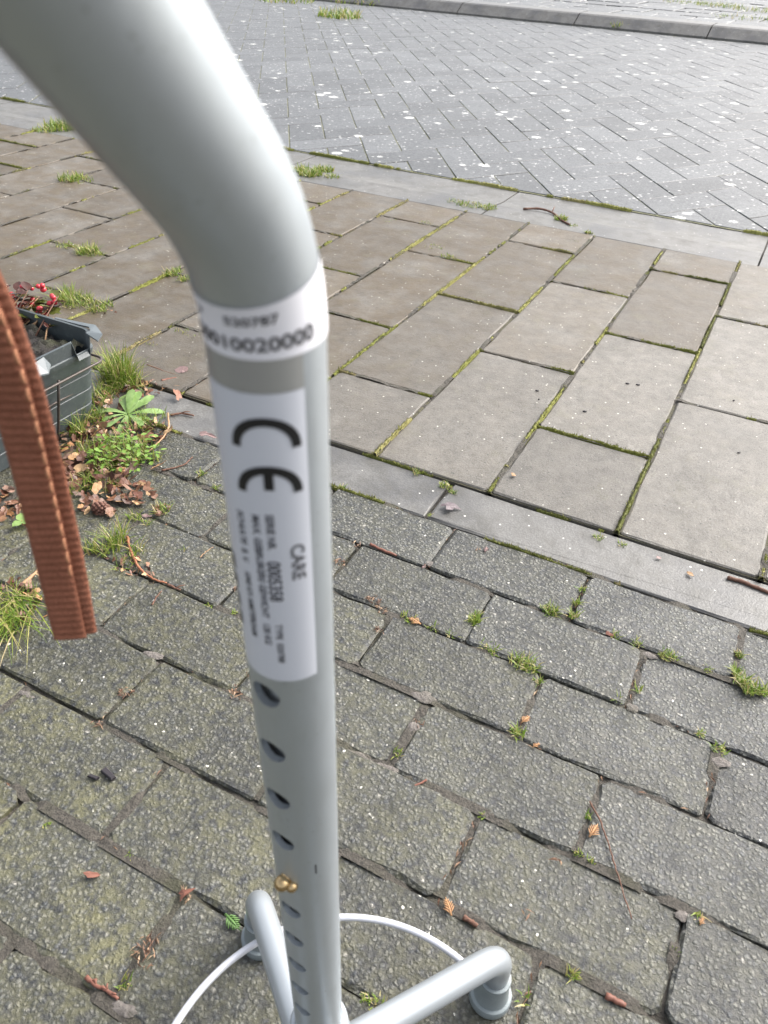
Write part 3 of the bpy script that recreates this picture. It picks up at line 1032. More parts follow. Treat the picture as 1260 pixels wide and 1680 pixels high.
# soil
b = MB()
vs, fs = [], []; nx_, ny_ = 70, 80
for i in range(nx_ + 1):
    for k in range(ny_ + 1):
        x = tx0 + .012 + (tx1 - tx0 - .024) * i / nx_; y = ty0 + .012 + (ty1 - ty0 - .024) * k / ny_
        vs.append((x, y, .113 + .008 * noise.noise(Vector((x * 40, y * 40, 0))) + .010 * noise.noise(Vector((x * 150, y * 150, 3)))))
for i in range(nx_):
    for k in range(ny_):
        a = i * (ny_ + 1) + k; fs.append((a, a + ny_ + 1, a + ny_ + 2, a + 1))
b.add(vs, fs)
keep_world(b.build('potting_soil', mat_soil('dark_potting_soil', (.006, .005, .0045), (.028, .022, .019), 260), None, True), planter)
# wire rack: loop below the rim plus uprights
b = MB()
lw = [(x, y, .088) for x, y in prect(.72, -.007, .012, 4)]
tube(b, lw + [lw[0]], .0016, 8)
keep_world(b.build('rack_loop', M['rack'], None, True), planter)
for y in (-.088, -.20, -.30):
    b = MB(); tube(b, [(bx1 + (tx1 - bx1) * t + .0062, y - .006 * (1 - t), t * PH + .001) for t in (.70, .5, .3, .1, .01)], .0017, 8)
    keep_world(b.build('rack_upright', M['rack'], None, True), planter)
b = MB(); tube(b, [(bx1 + .011 + .004 * math.sin(i * .9), -.052 - .034 * i, .052 + .005 * math.sin(i * .8 + .5)) for i in range(5)], .0014, 8)
keep_world(b.build('rack_crosswire', M['rack'], None, True), planter)

def leaf_mesh(mb, base, direc, up, length, width, curl=.25, fold=.18, rows=7, cols=4, shape=.9, blunt=False):
    """blade-shaped leaf; direc along, up roughly normal"""
    d = Vector(direc).normalized(); u = Vector(up); u = (u - d * u.dot(d)).normalized(); s = d.cross(u)
    base = Vector(base)
    vs, fs = [], []
    for i in range(rows + 1):
        t = i / rows
        w = width * .5 * (math.sin(math.pi * min(1, t**shape)) ** .75 if t < 1 else 0) + width * .03
        if blunt: w = width * .5 * (.22 + .78 * min(1, t / .62)**1.4) * math.sqrt(max(0, 1 - max(0, (t - .72) / .28)**2.2)) + width * .01
        c = base + d * (length * t) - u * (curl * length * t * t)
        for k in range(cols + 1):
            q = -1 + 2 * k / cols
            vs.append(c + s * (q * w) + u * (fold * w * (abs(q) ** 1.3) + .07 * w * math.sin(i * 1.9 + k * 1.3 + length * 900)))
    for i in range(rows):
        for k in range(cols):
            a = i * (cols + 1) + k; fs.append((a, a + 1, a + cols + 2, a + cols + 1))
    mb.add(vs, fs)

# wintergreen: a plant of its own in the planter
pz = .114
bp = thing('berry_plant', (-.640, -.075, pz - .006), 'small evergreen with red berries and bronze leaves growing in the planter', 'plant')
rnd = random.Random(5)
stems = []
spot0 = [Vector(q) for q in ((-0.6449, 0.0109, 0.1380), (-0.6475, 0.0024, 0.1280), (-0.6505, -0.0056, 0.1260), (-0.6734, -0.0045, 0.1320), (-0.7004, -0.0047, 0.1360), (-0.6998, -0.0110, 0.1300), (-0.6916, -0.0090, 0.1220), (-0.6749, 0.0139, 0.1420), (-0.6997, 0.0139, 0.1400), (-0.6645, 0.0168, 0.1400), (-0.7190, 0.0012, 0.1400), (-0.6283, -0.0019, 0.1240), (-0.6580, -0.0159, 0.1180), (-0.6673, -0.0278, 0.1160))]
for i in range(26):
    tp = spot0[i % len(spot0)] + Vector((rnd.uniform(-.012, .012), rnd.uniform(-.012, .012), rnd.uniform(-.012, .004)))
    bs = Vector((min(-.575, tp.x + rnd.uniform(-.02, .02)), min(-.05, tp.y + rnd.uniform(-.02, .02)), pz - .006))
    mid = (bs + tp) / 2 + Vector((rnd.uniform(-.006, .006), rnd.uniform(-.006, .006), .003))
    b = MB(); tube(b, [bs, mid, tp], [.0011, .0009, .0006], 6)
    keep_world(b.build('stem', M['twig_pale'] if i % 3 else M['twig'], None, True), bp)
    stems.append((bs, mid, tp))
    for k in range(3):
        a = rnd.uniform(0, 6.28); q = mid.lerp(tp, rnd.uniform(.3, 1))
        b = MB(); leaf_mesh(b, q, (math.cos(a), math.sin(a), rnd.uniform(-.1, .6)), (rnd.uniform(-.4, .4), rnd.uniform(-.4, .4), 1), rnd.uniform(.013, .022), rnd.uniform(.010, .015), .15, .2)
        keep_world(b.build('leaf', M['berry_leaf'] if rnd.random() < .55 else M['berry_leaf_dark'], None, True), bp)
berry_me = None
spots = []
for cxy in spot0[:9]:
    for k in range(3):
        spots.append(cxy + Vector((rnd.uniform(-.006, .006), rnd.uniform(-.006, .006), rnd.uniform(-.006, .006))))
bm_b = MB(); sphere(bm_b, (0, 0, 0), .0040, 12, 8, (1, 1, .92)); bmesh_berry = bm_b.mesh('berry', M['berry'], True)
for q in spots:
    o = obj('berry', bmesh_berry); o.location = q; o.scale = [rnd.uniform(.75, 1.15)] * 3
    o.parent = bp; o.matrix_parent_inverse = Matrix.Translation(-Vector(bp.location))
    nearest = min(stems, key=lambda s_: (s_[2] - q).length)

# ------------------------------------------------------------------ moss in the driveway joints
mo = MB()
def moss_run(p, q, wid, z0, dens, seed):
    p, q = Vector((*p, 0)), Vector((*q, 0))
    Lr = (q - p).length; d = (q - p) / Lr; s = Vector((-d.y, d.x, 0))
    n = max(2, int(Lr / .0032))
    vs, fs, ok = [], [], []
    for i in range(n + 1):
        c = p + d * (Lr * i / n)
        m = noise.noise(Vector((c.x * 9 + seed, c.y * 9, 1.7))) + .45 * noise.noise(Vector((c.x * 45, c.y * 45, seed)))
        ok.append(m > dens)
        h = max(0, m - dens)
        hh = z0 + min(.004, .0012 + h * .006) + random.uniform(-.0008, .0008)
        w = wid * (.75 + .5 * random.random())
        vs += [c - s * w + Vector((0, 0, z0 - .0035)), c - s * w * .55 + Vector((0, 0, hh - .0009)), c + Vector((0, 0, hh + random.uniform(-.0004, .0008))), c + s * w * .55 + Vector((0, 0, hh - .0009)), c + s * w + Vector((0, 0, z0 - .0035))]
        if ok[-1] and random.random() < .95:
            for _ in range(5):
                a = random.uniform(0, 6.28); o_ = s * random.uniform(-w, w) + d * random.uniform(-.002, .002)
                b0 = c + o_ + Vector((0, 0, hh - .0015)); ln = random.uniform(.0018, .0048)
                t = b0 + Vector((math.cos(a) * ln * .5, math.sin(a) * ln * .5, ln)); e = Vector((-math.sin(a), math.cos(a), 0)) * .0006
                mo.add([b0 - e, b0 + e, t], [(0, 1, 2)])
    for i in range(n):
        if ok[i] and ok[i + 1]:
            for k in range(4):
                a = i * 5 + k; fs.append((a, a + 1, a + 6, a + 5))
    mo.add(vs, fs)
for i, (x0, y0, x1, y1) in enumerate(joints):
    xm = (x0 + x1) / 2
    if xm < -3.0 or xm > .9: continue
    cross = abs(y0 - y1) < 1e-6
    moss_run((x0, y0), (x1, y1), (.0026 if cross else .0027), .0040, (-.16 if xm > -.55 else .02) + (0.05 if not cross else 0), i * .37)
# seam of the road edge and of the kerb
xx = -3.6
while xx < .8:
    moss_run((xx, road_y(xx)), (xx + .3, road_y(xx + .3)), .0058, .0005, -.12 if xx < -.45 else .05, xx)
    xx += .3
moss_run((-.15, 0), (.9, 0), .0024, -.0005, .10, 3.3)
moss_run((-.9, 0), (-.15, 0), .0030, .0005, .22, 5.3)
moss_run((-.9, KY), (.9, KY), .0022, .0, .25, 8.1)
tag(mo.build('moss', M['moss']), kind='stuff')

# ------------------------------------------------------------------ grass and small weeds in the joints (uncountable), then the plants one can single out
def blade(mb, base, a, length, width, lean, mseg=4):
    base = Vector(base)
    d = Vector((math.cos(a), math.sin(a), 0)); s = Vector((-d.y, d.x, 0))
    tw = random.uniform(-.6, .6); s = (s * math.cos(tw) + Vector((0, 0, 1)) * math.sin(tw) * .4 + d * math.sin(tw)).normalized()
    vs, fs = [], []
    for i in range(mseg + 1):
        t = i / mseg
        c = base + d * (length * lean * t**1.7) + Vector((0, 0, length * (t - .45 * lean * t * t)))
        c.z = max(c.z, base.z * .5 + .0008)
        w = width * (1 - t**1.6) * .5 + .00008
        vs += [c - s * w, c + s * w]
    for i in range(mseg): fs.append((i * 2, i * 2 + 1, i * 2 + 3, i * 2 + 2))
    mb.add(vs, fs)
def tuft(mb, c, r, n, h, w=.0013, lean=(.2, 1.0), z=0.0, dirn=None):
    for _ in range(n):
        a = random.uniform(0, 6.28); q = r * math.sqrt(random.random())
        o = (c[0] + math.cos(a) * q, c[1] + math.sin(a) * q, z - .002)
        blade(mb, o, random.uniform(0, 6.28) if dirn is None else dirn + random.gauss(0, .8), h * random.uniform(.45, 1.15), w * random.uniform(.6, 1.3), random.uniform(*lean))
gr = MB()
# tufts: position, radius, blades, height
for c, r, n, h in (
    ((-1.8901, 1.1969), .05, 160, .030), ((-1.8994, 1.1456), .04, 60, .02), ((-1.4365, 0.7910), .030, 110, .022), ((-1.4087, 0.7976), .03, 50, .018),
    ((-1.0288, 0.4291), .022, 150, .022), ((-1.0878, 0.4318), .02, 60, .014), ((-1.0047, 0.4287), .012, 60, .014), ((-0.8210, 0.4335), .016, 110, .016), ((-0.7848, 0.4206), .012, 60, .014),
    ((-0.6441, 0.2427), .012, 60, .012), ((-0.6146, 0.2397), .012, 50, .010), ((-0.6505, 0.1774), .008, 40, .010),
    ((-0.8660, 0.2384), .026, 240, .026), ((-0.8199, 0.2433), .022, 160, .022), ((-0.9011, 0.2411), .02, 140, .03),
    ((-0.9926, 1.1941), .030, 200, .018), ((-0.9928, 1.2568), .03, 130, .014), ((-1.0455, 1.2172), .03, 120, .018), ((-0.9346, 1.2069), .02, 60, .012),
    ((-0.5334, 1.1840), .030, 160, .010), ((-0.4885, 1.1914), .022, 130, .011), ((-0.5768, 1.1907), .02, 80, .008), ((-0.3078, 1.2013), .014, 110, .014), ((-0.2697, 1.1723), .010, 40, .008), ((-0.2246, 1.1398), .008, 60, .010),
    ((-0.6336, 0.9558), .016, 60, .008), ((-0.5549, 0.9839), .016, 90, .009), ((-0.4753, 0.8499), .020, 120, .008), ((-0.4248, 0.8084), .014, 110, .010),
    ((-3.0869, 4.9563), .16, 140, .06), ((-3.5492, 6.1813), .3, 140, .07), ((-1.3510, 5.9256), .06, 90, .05), ((-3.1395, 6.5178), .05, 60, .09), ((-4.0345, 5.7138), .25, 80, .05),
    ((-0.0482, -0.1534), .004, 26, .008), ((-0.0385, -0.1556), .005, 26, .008), ((-0.0167, -0.1545), .005, 22, .007), ((0.0030, -0.1553), .005, 26, .007), ((0.0152, -0.1267), .006, 55, .013), ((0.0148, -0.1193), .004, 30, .010),
    ((0.0666, -0.1520), .006, 50, .010), ((0.0756, -0.1554), .008, 90, .012), ((0.0845, -0.1571), .007, 70, .011), ((0.0941, -0.1682), .004, 30, .008), ((0.0449, -0.1539), .006, 50, .008), ((0.0366, -0.1515), .005, 26, .007),
    ((0.0779, -0.0762), .007, 80, .012), ((0.0712, -0.0751), .005, 34, .010), ((0.0984, -0.0714), .005, 40, .012), ((0.0961, -0.0508), .004, 40, .010), ((0.0954, -0.0283), .004, 26, .008),
    ((0.1414, -0.0772), .004, 30, .009), ((0.1632, -0.0767), .005, 36, .008), ((0.1906, -0.0781), .006, 70, .009), ((0.1978, -0.0774), .005, 36, .008), ((0.2282, -0.0757), .004, 26, .007),
    ((0.2580, -0.0756), .007, 80, .013), ((0.2665, -0.0805), .009, 110, .013), ((0.2769, -0.0787), .006, 50, .012), ((0.2521, -0.0422), .004, 50, .008), ((0.2511, -0.0644), .004, 40, .009),
    ((0.0982, -0.2318), .005, 34, .011), ((0.0935, -0.2295), .004, 22, .008), ((0.0175, -0.2983), .004, 26, .008), ((0.1628, -0.1533), .003, 12, .010), ((0.1775, -0.1324), .004, 22, .008), ((0.2355, -0.1542), .004, 30, .006), ((0.2519, -0.1633), .006, 40, .007),
    ((0.1715, -0.2776), .003, 14, .007), ((0.1736, -0.3100), .004, 16, .008), ((0.1831, -0.3112), .003, 12, .007), ((0.0993, -0.3176), .003, 10, .006), ((0.1928, -0.3933), .004, 26, .008), ((0.2600, -0.3155), .004, 18, .008), ((0.2503, -0.3458), .003, 10, .006),
    ((0.0903, -0.4698), .006, 34, .006), ((0.0812, -0.4708), .004, 20, .006), ((-0.0561, -0.5352), .004, 18, .008), ((-0.1120, -0.4671), .003, 10, .005), ((0.1704, -0.4226), .004, 8, .010), ((-0.1815, -0.4811), .003, 14, .004),
    ((-0.1937, -0.2321), .003, 14, .006), ((-0.2218, -0.2385), .004, 14, .005), ((-0.2094, 0.0023), .004, 26, .008), ((-0.1441, 0.0775), .006, 50, .009), ((-0.1029, 0.0686), .007, 60, .010), ((-0.0902, 0.0615), .005, 40, .008), ((-0.0948, 0.0072), .003, 14, .006), ((0.0897, 0.1954), .003, 10, .006),
    ((0.0861, 0.0655), .006, 40, .008), ((0.1132, 0.0677), .005, 30, .008), ((0.1000, 0.2625), .006, 60, .007), ((-0.1245, 0.4335), .010, 60, .006), ((0.1456, 0.7742), .012, 60, .007), ((0.2221, 0.4357), .007, 60, .007), ((-0.2310, 1.0647), .010, 40, .008),
    ((-0.3618, -0.1409), .010, 46, .016), ((-0.3778, -0.1660), .008, 40, .014), ((-0.3664, -0.2089), .012, 60, .034), ((-0.3624, -0.2242), .012, 50, .026), ((-0.3367, -0.2092), .008, 30, .022), ((-0.3342, -0.2304), .012, 40, .012), ((-0.3777, -0.2331), .008, 36, .026), ((-0.3600, -0.1684), .006, 30, .010),
    ((-0.4654, -0.1427), .016, 70, .022), ((-0.4442, -0.1373), .012, 46, .020), ((-0.4745, -0.1624), .012, 40, .018), ((-0.5639, -0.0303), .010, 46, .045), ((-0.5563, -0.0705), .012, 60, .045), ((-0.5156, -0.0962), .016, 60, .030), ((-0.5032, -0.0724), .014, 50, .028),
    ((-0.5060, -0.0134), .02, 70, .026), ((-0.4838, -0.0771), .035, 220, .026), ((-0.4663, -0.0747), .03, 120, .024), ((-0.4759, -0.1118), .02, 80, .02), ((-0.5030, 0.0069), .02, 50, .02), ((-0.6013, 0.0144), .018, 80, .03), ((-0.5733, 0.0627), .014, 50, .012),
    ((-0.3693, -0.0602), .004, 40, .009), ((-0.3366, -0.0733), .005, 30, .008), ((-0.4363, -0.0646), .008, 46, .014), ((-0.4570, -0.0850), .012, 70, .018), ((-0.4604, -0.1025), .010, 50, .018), ((-0.4597, -0.0544), .010, 40, .014),
    ((-0.2954, -0.1851), .004, 8, .008), ((-0.3754, -0.3316), .020, 70, .020), ((-0.3953, -0.3285), .018, 60, .024), ((-0.3752, -0.3169), .012, 40, .018), ((-0.3612, -0.3515), .012, 60, .028), ((-0.3578, -0.3630), .010, 40, .022)):
    dc = math.hypot(c[0] - .167, c[1] + .654)
    tuft(gr, c, r, int(n * (1.5 if dc > 1.4 else 1)), h * (1.25 if dc > 1.4 else 1), .0013 * max(1, dc / .95))
for _ in range(60):        # long pale blades flopping over the pavers at the left
    c = (-0.3689, -0.3374)
    blade(gr, (c[0] + random.uniform(-.035, .02), c[1] + random.uniform(-.02, .015), .002), random.uniform(-1.9, .4), random.uniform(.02, .045), .0014, random.uniform(1.2, 1.9))
for q, n_ in (((-0.9598, 7.9600, 0.0750), 220), ((-0.6023, 7.7312, 0.0750), 160), ((-1.2969, 8.0696, 0.0750), 90), ((-0.6260, 6.7452, 0.0750), 80)): tuft(gr, q[:2], .22, n_, .05, .004, (.4, 1.3), .075)
tag(gr.build('grass', M['grass']), kind='stuff')

# tall grass beside the planter
t = tag(None or MB().build('grass_tuft', M['grass']), 'tall bright green grass tuft growing beside the corner of the planter', 'grass')
mb = MB(); c = (-0.6113, 0.0648)
tuft(mb, c, .018, 220, .060, .0017, (.15, .8)); tuft(mb, c, .032, 260, .036, .0014, (.3, 1.2)); tuft(mb, (c[0] - .014, c[1] + .006), .016, 130, .048, .0015, (.2, .9)); tuft(mb, (c[0] + .01, c[1] - .01), .02, 120, .028, .0014, (.4, 1.3))
me = mb.mesh('grass_tuft', M['grass'])
old = t.data; t.data = me; bpy.data.meshes.remove(old)

# rosette plant
rc_ = (-0.5338, -0.0045)
ros = thing('rosette_plant', (rc_[0], rc_[1], 0), 'low rosette weed with oblong pale green leaves growing from the leaf litter', 'plant')
for tipc, wl, hgt, up_ in (((-0.6041, 0.0436), .0135, .35, -.5), ((-0.5581, 0.0554), .0130, .30, .2), ((-0.5406, 0.0579), .0135, .20, .4), ((-0.4972, 0.0369), .0110, .12, .3), ((-0.4781, 0.0091), .0100, .06, .1), ((-0.4945, -0.0171), .0090, .10, .0), ((-0.5820, -0.0227), .0120, .15, .2), ((-0.5641, -0.0378), .0110, .10, .0), ((-0.5017, -0.0631), .0140, .05, .1), ((-0.4751, -0.0230), .0100, .05, .2), ((-0.5612, 0.0391), .0120, .45, -.1), ((-0.5207, 0.0460), .0110, .25, .5), ((-0.5362, -0.0461), .0100, .12, -.3)):
    dx, dy = tipc[0] - rc_[0], tipc[1] - rc_[1]
    Ln = max(.016, min(.044, math.hypot(dx, dy) * random.uniform(.8, 1.0))); dx += random.uniform(-.005, .005); dy += random.uniform(-.005, .005)
    b = MB(); leaf_mesh(b, (rc_[0] + dx * .03, rc_[1] + dy * .03, .004 + random.uniform(0, .003)), (dx, dy, (hgt + .12) * math.hypot(dx, dy)), (up_ * .5, random.uniform(-.25, .25), 1), Ln, wl, random.uniform(.15, .50), random.uniform(-.05, .28), 12, 4, 1.25, True)
    keep_world(b.build('leaf', M['rosette'], None, True), ros)
# small-leaved herb in front of it
hc = (-0.4708, -0.0805)
herb = thing('ground_herb', (hc[0], hc[1], 0), 'patch of small round-leaved herb in front of the rosette weed', 'plant')
hb_ = MB(); st_ = MB()
for _ in range(150):
    a = random.uniform(0, 6.28); q = .046 * math.sqrt(random.random())
    p = Vector((hc[0] + math.cos(a) * q * .9, hc[1] + math.sin(a) * q, random.uniform(.003, .020)))
    a2 = random.uniform(0, 6.28)
    leaf_mesh(hb_, p, (math.cos(a2), math.sin(a2), random.uniform(-.2, .3)), (random.uniform(-.3, .3), random.uniform(-.3, .3), 1), random.uniform(.005, .010), random.uniform(.003, .006), .2, .15, 3, 2)
    if random.random() < .5: tube(st_, [(p.x * .85 + hc[0] * .15, p.y * .85 + hc[1] * .15, 0), p], .0003, 4)
keep_world(hb_.build('foliage', M['herb'], None, True), herb); keep_world(st_.build('stems', M['herb'], None, True), herb)
# seedling by the strap
sc = (-0.4728, -0.2371)
seed = thing('seedling', (sc[0], sc[1], 0), 'tiny seedling with four pale round leaves in a paver joint', 'plant')
for a, Ln in ((2.5, .014), (.3, .013), (-1.6, .012), (1.2, .012)):
    b = MB(); leaf_mesh(b, (sc[0], sc[1], .006), (math.cos(a), math.sin(a), .2), (0, 0, 1), Ln, .010, .15, .1, 6, 4)
    keep_world(b.build('leaf', M['rosette'], None, True), seed)
b = MB(); tube(b, [(sc[0], sc[1], -.002), (sc[0], sc[1], .007)], .0005, 6); keep_world(b.build('stem', M['twig_pale']), seed)

# ------------------------------------------------------------------ leaf litter round the planter
def dead_leaf(mb, c, size, a, tiltv=.5, z=.001, lobes=0, seed=0):
    """curled broken leaf: a fan of triangles with ragged outline"""
    rn = random.Random(seed)
    n = 11; vs = [Vector((0, 0, 0))]
    k1, k2 = rn.uniform(-1, 1), rn.uniform(-1, 1)
    asp = rn.uniform(.35, .8)
    for i in range(n):
        t = 2 * math.pi * i / n
        r = size * (.42 + .50 * rn.random()) * (1 + (.35 * math.cos(lobes * t) if lobes else 0))
        x, y = r * math.cos(t), r * math.sin(t) * asp
        vs.append(Vector((x, y, size * .35 * (k1 * (x / size)**2 + k2 * (y / size)**2 + .5 * rn.uniform(-.3, .3)))))
    rot = Matrix.Rotation(a, 3, 'Z') @ Matrix.Rotation(rn.uniform(-tiltv, tiltv), 3, 'X') @ Matrix.Rotation(rn.uniform(-tiltv, tiltv), 3, 'Y')
    vs = [rot @ v for v in vs]
    mz = min(v.z for v in vs)
    vs = [(v.x + c[0], v.y + c[1], v.z - mz + z) for v in vs]
    mb.add(vs, [(0, 1 + i, 1 + (i + 1) % n) for i in range(n)])
li = MB()
def scatter(c, rx, ry, n, smin, smax, zmax):
    for _ in range(n):
        a = random.uniform(0, 6.28); q = math.sqrt(random.random())
        dead_leaf(li, (c[0] + rx * q * math.cos(a), c[1] + ry * q * math.sin(a)), random.uniform(smin, smax) * .9, random.uniform(0, 6.28), .8, random.uniform(0, zmax), 0, random.random())
scatter((-0.5510, -0.0759), .040, .030, 60, .005, .012, .005)
scatter((-0.5428, -0.0358), .040, .030, 60, .004, .010, .004)
scatter((-0.4729, -0.1251), .045, .050, 80, .006, .015, .008)
scatter((-0.5068, -0.1303), .030, .050, 50, .006, .016, .006)
scatter((-0.5778, 0.0188), .040, .040, 60, .005, .012, .005)
scatter((-0.5661, 0.0671), .030, .025, 30, .005, .010, .003)
scatter((-0.4807, -0.0247), .030, .028, 60, .004, .011, .004)
scatter((-0.4135, -0.1333), .035, .022, 50, .004, .012, .004)
scatter((-0.4313, -0.1779), .030, .015, 30, .005, .011, .003)
scatter((-0.3702, -0.3140), .040, .030, 50, .004, .011, .004)
scatter((-0.5107, -0.2182), .030, .030, 40, .006, .013, .004)
scatter((-1.0239, 0.4241), .022, .008, 16, .003, .006, .002)
scatter((-0.7989, 0.2355), .016, .010, 14, .004, .007, .002)
scatter((-0.3618, -0.1409), .012, .010, 16, .003, .007, .002)
scatter((-0.3255, -0.2309), .030, .012, 26, .003, .007, .002)
tag(li.build('leaf_litter', M['litter']), kind='stuff')

# needles and crumbs caught in the joints of the footpath
nd = MB()
def sliver(c, a, L_, w, z):
    d = Vector((math.cos(a), math.sin(a), 0)); s = Vector((-d.y, d.x, 0)); p = Vector((c[0], c[1], z))
    nd.add([p - d * L_ / 2 - s * w * .3, p - s * w + Vector((0, 0, .0012)), p + d * L_ / 2, p + s * w + Vector((0, 0, .0004))], [(0, 1, 2, 3)])
for r in range(0, 9):
    for _ in range(70):
        x = random.uniform(-.75, .55); y = -r * PV
        if noise.noise(Vector((x * 11, r * 3.1, 0))) < .05: continue
        sliver((x, y + random.gauss(0, .0016)), random.gauss(0, .4), random.uniform(.003, .010), random.uniform(.0004, .0011), random.uniform(-.004, .0002))
    if r == 0: continue
    for n in range(-6, 5):
        x = OFF[r % 2] + n * PU
        if random.random() < .55:
            for _ in range(random.randint(4, 22)):
                y = -(r - random.random()) * PV
                sliver((x + random.gauss(0, .0016), y), math.pi / 2 + random.gauss(0, .4), random.uniform(.003, .009), random.uniform(.0004, .0010), random.uniform(-.004, .0002))
def clump(c, r, n, z=.0005):
    for _ in range(int(n * .6)):
        a = random.uniform(0, 6.28); q = r * math.sqrt(random.random())
        sliver((c[0] + math.cos(a) * q, c[1] + math.sin(a) * q * .7), random.uniform(0, 6.28), random.uniform(.003, .009), random.uniform(.0003, .0007), random.uniform(0, .002) + z)
for c, r, n in (((-0.2142, -0.3596), .008, 46), ((-0.0591, -0.4732), .006, 22), ((-0.1401, -0.1176), .008, 40), ((-0.0848, -0.1498), .010, 40), ((-0.0734, -0.1582), .008, 30), ((-0.0584, -0.1830), .006, 20), ((-0.0212, -0.0253), .003, 5), ((-0.0596, -0.0765), .004, 8), ((-0.1409, -0.0831), .006, 16), ((-0.1335, -0.3141), .008, 30), ((-0.2131, -0.3956), .006, 24), ((-0.0572, -0.5172), .010, 40), ((-0.0583, -0.5071), .008, 30), ((0.1618, -0.3245), .004, 8), ((0.1545, -0.3707), .004, 6), ((0.0221, -0.2638), .004, 8)):
    clump(c, r, n)
tag(nd.build('needle_litter', M['needle']), kind='stuff')

# grey sand washed into the paver joints, flush at the crossings
sa = MB(); fl = MB()
def fill_run(p, q, wid, seed, dz=0.0):
    p, q = Vector((*p, 0)), Vector((*q, 0))
    Lr = (q - p).length; d = (q - p) / Lr; s = Vector((-d.y, d.x, 0)); n = max(2, int(Lr / .0035))
    vs = []
    for i in range(n + 1):
        c = p + d * (Lr * i / n)
        m = noise.noise(Vector((c.x * 16 + seed, c.y * 16, 4.2))) + .5 * noise.noise(Vector((c.x * 60, c.y * 60, seed)))
        h = dz - .0025 + max(-.0030, min(.0026, m * .0090))
        for k in (-1, -.4, .4, 1): vs.append(c + s * (wid * k) + Vector((0, 0, h + (random.uniform(-.0005, .0005) if abs(k) < 1 else 0))))
    fl.add(vs, [(i * 4 + k, i * 4 + k + 1, i * 4 + k + 5, i * 4 + k + 4) for i in range(n) for k in range(3)])
for r in range(0, 13):
    fill_run((-1.3, -r * PV), (.8, -r * PV), .0042, r * 1.3)
    if r:
        for n in range(-8, 6):
            x = OFF[r % 2] + n * PU
            fill_run((x, -(r - 1) * PV - .003), (x, -r * PV + .003), .0042, n * .7 + r)
for x0, y0, x1, y1 in joints:
    if -2.6 < x0 < .9: fill_run((x0, y0), (x1, y1), .0036, x0 * 3 + y0, .0062)
def sand_patch(c, rx, ry, a, z=.0005):
    n = 22; vs = [(c[0], c[1], z + .0001)]
    for ring_, zz in ((.8, z), (1.0, z - .0007)):
        for i in range(n):
            t = 2 * math.pi * i / n
            r = ring_ * (1 + .35 * noise.noise(Vector((math.cos(t) * 1.7 + c[0] * 50, math.sin(t) * 1.7 + c[1] * 50, ring_))))
            x, y = rx * r * math.cos(t), ry * r * math.sin(t)
            vs.append((c[0] + x * math.cos(a) - y * math.sin(a), c[1] + x * math.sin(a) + y * math.cos(a), zz + random.uniform(-.0002, .0002)))
    fs = [(0, 1 + i, 1 + (i + 1) % n) for i in range(n)] + [(1 + i, 1 + n + i, 1 + n + (i + 1) % n, 1 + (i + 1) % n) for i in range(n)]
    sa.add(vs, fs)
for c, rx, ry, a in (((0.0127, -0.2340), .013, .008, .2), ((0.0172, -0.2679), .006, .006, .9), ((0.0164, -0.3146), .012, .004, .1), ((-0.0084, -0.3154), .014, .004, .0), ((0.2547, -0.1753), .009, .006, .3), ((0.1019, -0.1515), .007, .006, .2), ((-0.0578, -0.0698), .009, .005, .2), ((0.1766, -0.0851), .008, .005, 0), ((0.1774, -0.1558), .006, .006, 0), ((0.2504, -0.3198), .006, .005, .3), ((-0.2246, -0.3132), .012, .005, .2), ((-0.2875, -0.4010), .010, .004, .1), ((-0.0472, -0.5461), .010, .005, .2)):
    sand_patch(c, rx * .9, ry * .8, a)
tag(sa.build('joint_sand', M['sand'], None, True), kind='stuff')
tag(fl.build('joint_grit', M['fill']), kind='stuff')

# ------------------------------------------------------------------ single fallen things
def wpath(pts, z=.002, lift=0.0):
    out = []
    P = [Vector((*p, z)) for p in pts]
    if len(P) == 2: P = [P[0], (P[0] + P[1]) / 2 + Vector((0, 0, lift)), P[1]]
    Q = [P[0] * 2 - P[1]] + P + [P[-1] * 2 - P[-2]]
    for i in range(1, len(Q) - 2):
        for t in range(5):
            t /= 5
            a, b_, c, d = Q[i - 1], Q[i], Q[i + 1], Q[i + 2]
            v = .5 * ((2 * b_) + (c - a) * t + (2 * a - 5 * b_ + 4 * c - d) * t * t + (3 * b_ - a - 3 * c + d) * t**3)
            out.append(v + Vector((random.uniform(-.0004, .0004), random.uniform(-.0004, .0004), random.uniform(-.0002, .0002))))
    out.append(P[-1])
    return out
def twig(name, label, pts, rad, mat, z=.002, lift=.002, taper=.5, side=()):
    p = wpath(pts, z, lift)
    n = len(p)
    b = MB(); tube(b, p, [rad * (1 - (1 - taper) * i / (n - 1)) * random.uniform(.85, 1.15) for i in range(n)], 7)
    for i0, d in side:
        q = p[int(i0 * (n - 1))]
        tube(b, [q, q + Vector(d) * .5 + Vector((0, 0, .001)), q + Vector(d)], [rad * .6, rad * .5, rad * .3], 6)
    return tag(b.build(name, M[mat], None, True), label, 'twig')
twig('twig', 'long thin reddish twig lying on the driveway slabs beside the tall grass', [(-0.6125, 0.1228), (-0.5724, 0.1202), (-0.5342, 0.1216), (-0.5040, 0.1293)], .0014, 'twig', .003, .003)
twig('twig', 'thin pale stem lying just below the long reddish twig', [(-0.5502, 0.0898), (-0.5263, 0.0982), (-0.5090, 0.1175), (-0.5039, 0.1250)], .0010, 'twig_pale', .003)
twig('twig', 'short knobbly reddish twig beside the long thin twig on the slab', [(-0.5618, 0.0956), (-0.5566, 0.1054), (-0.5502, 0.1138)], .0026, 'leaf_red', .003)
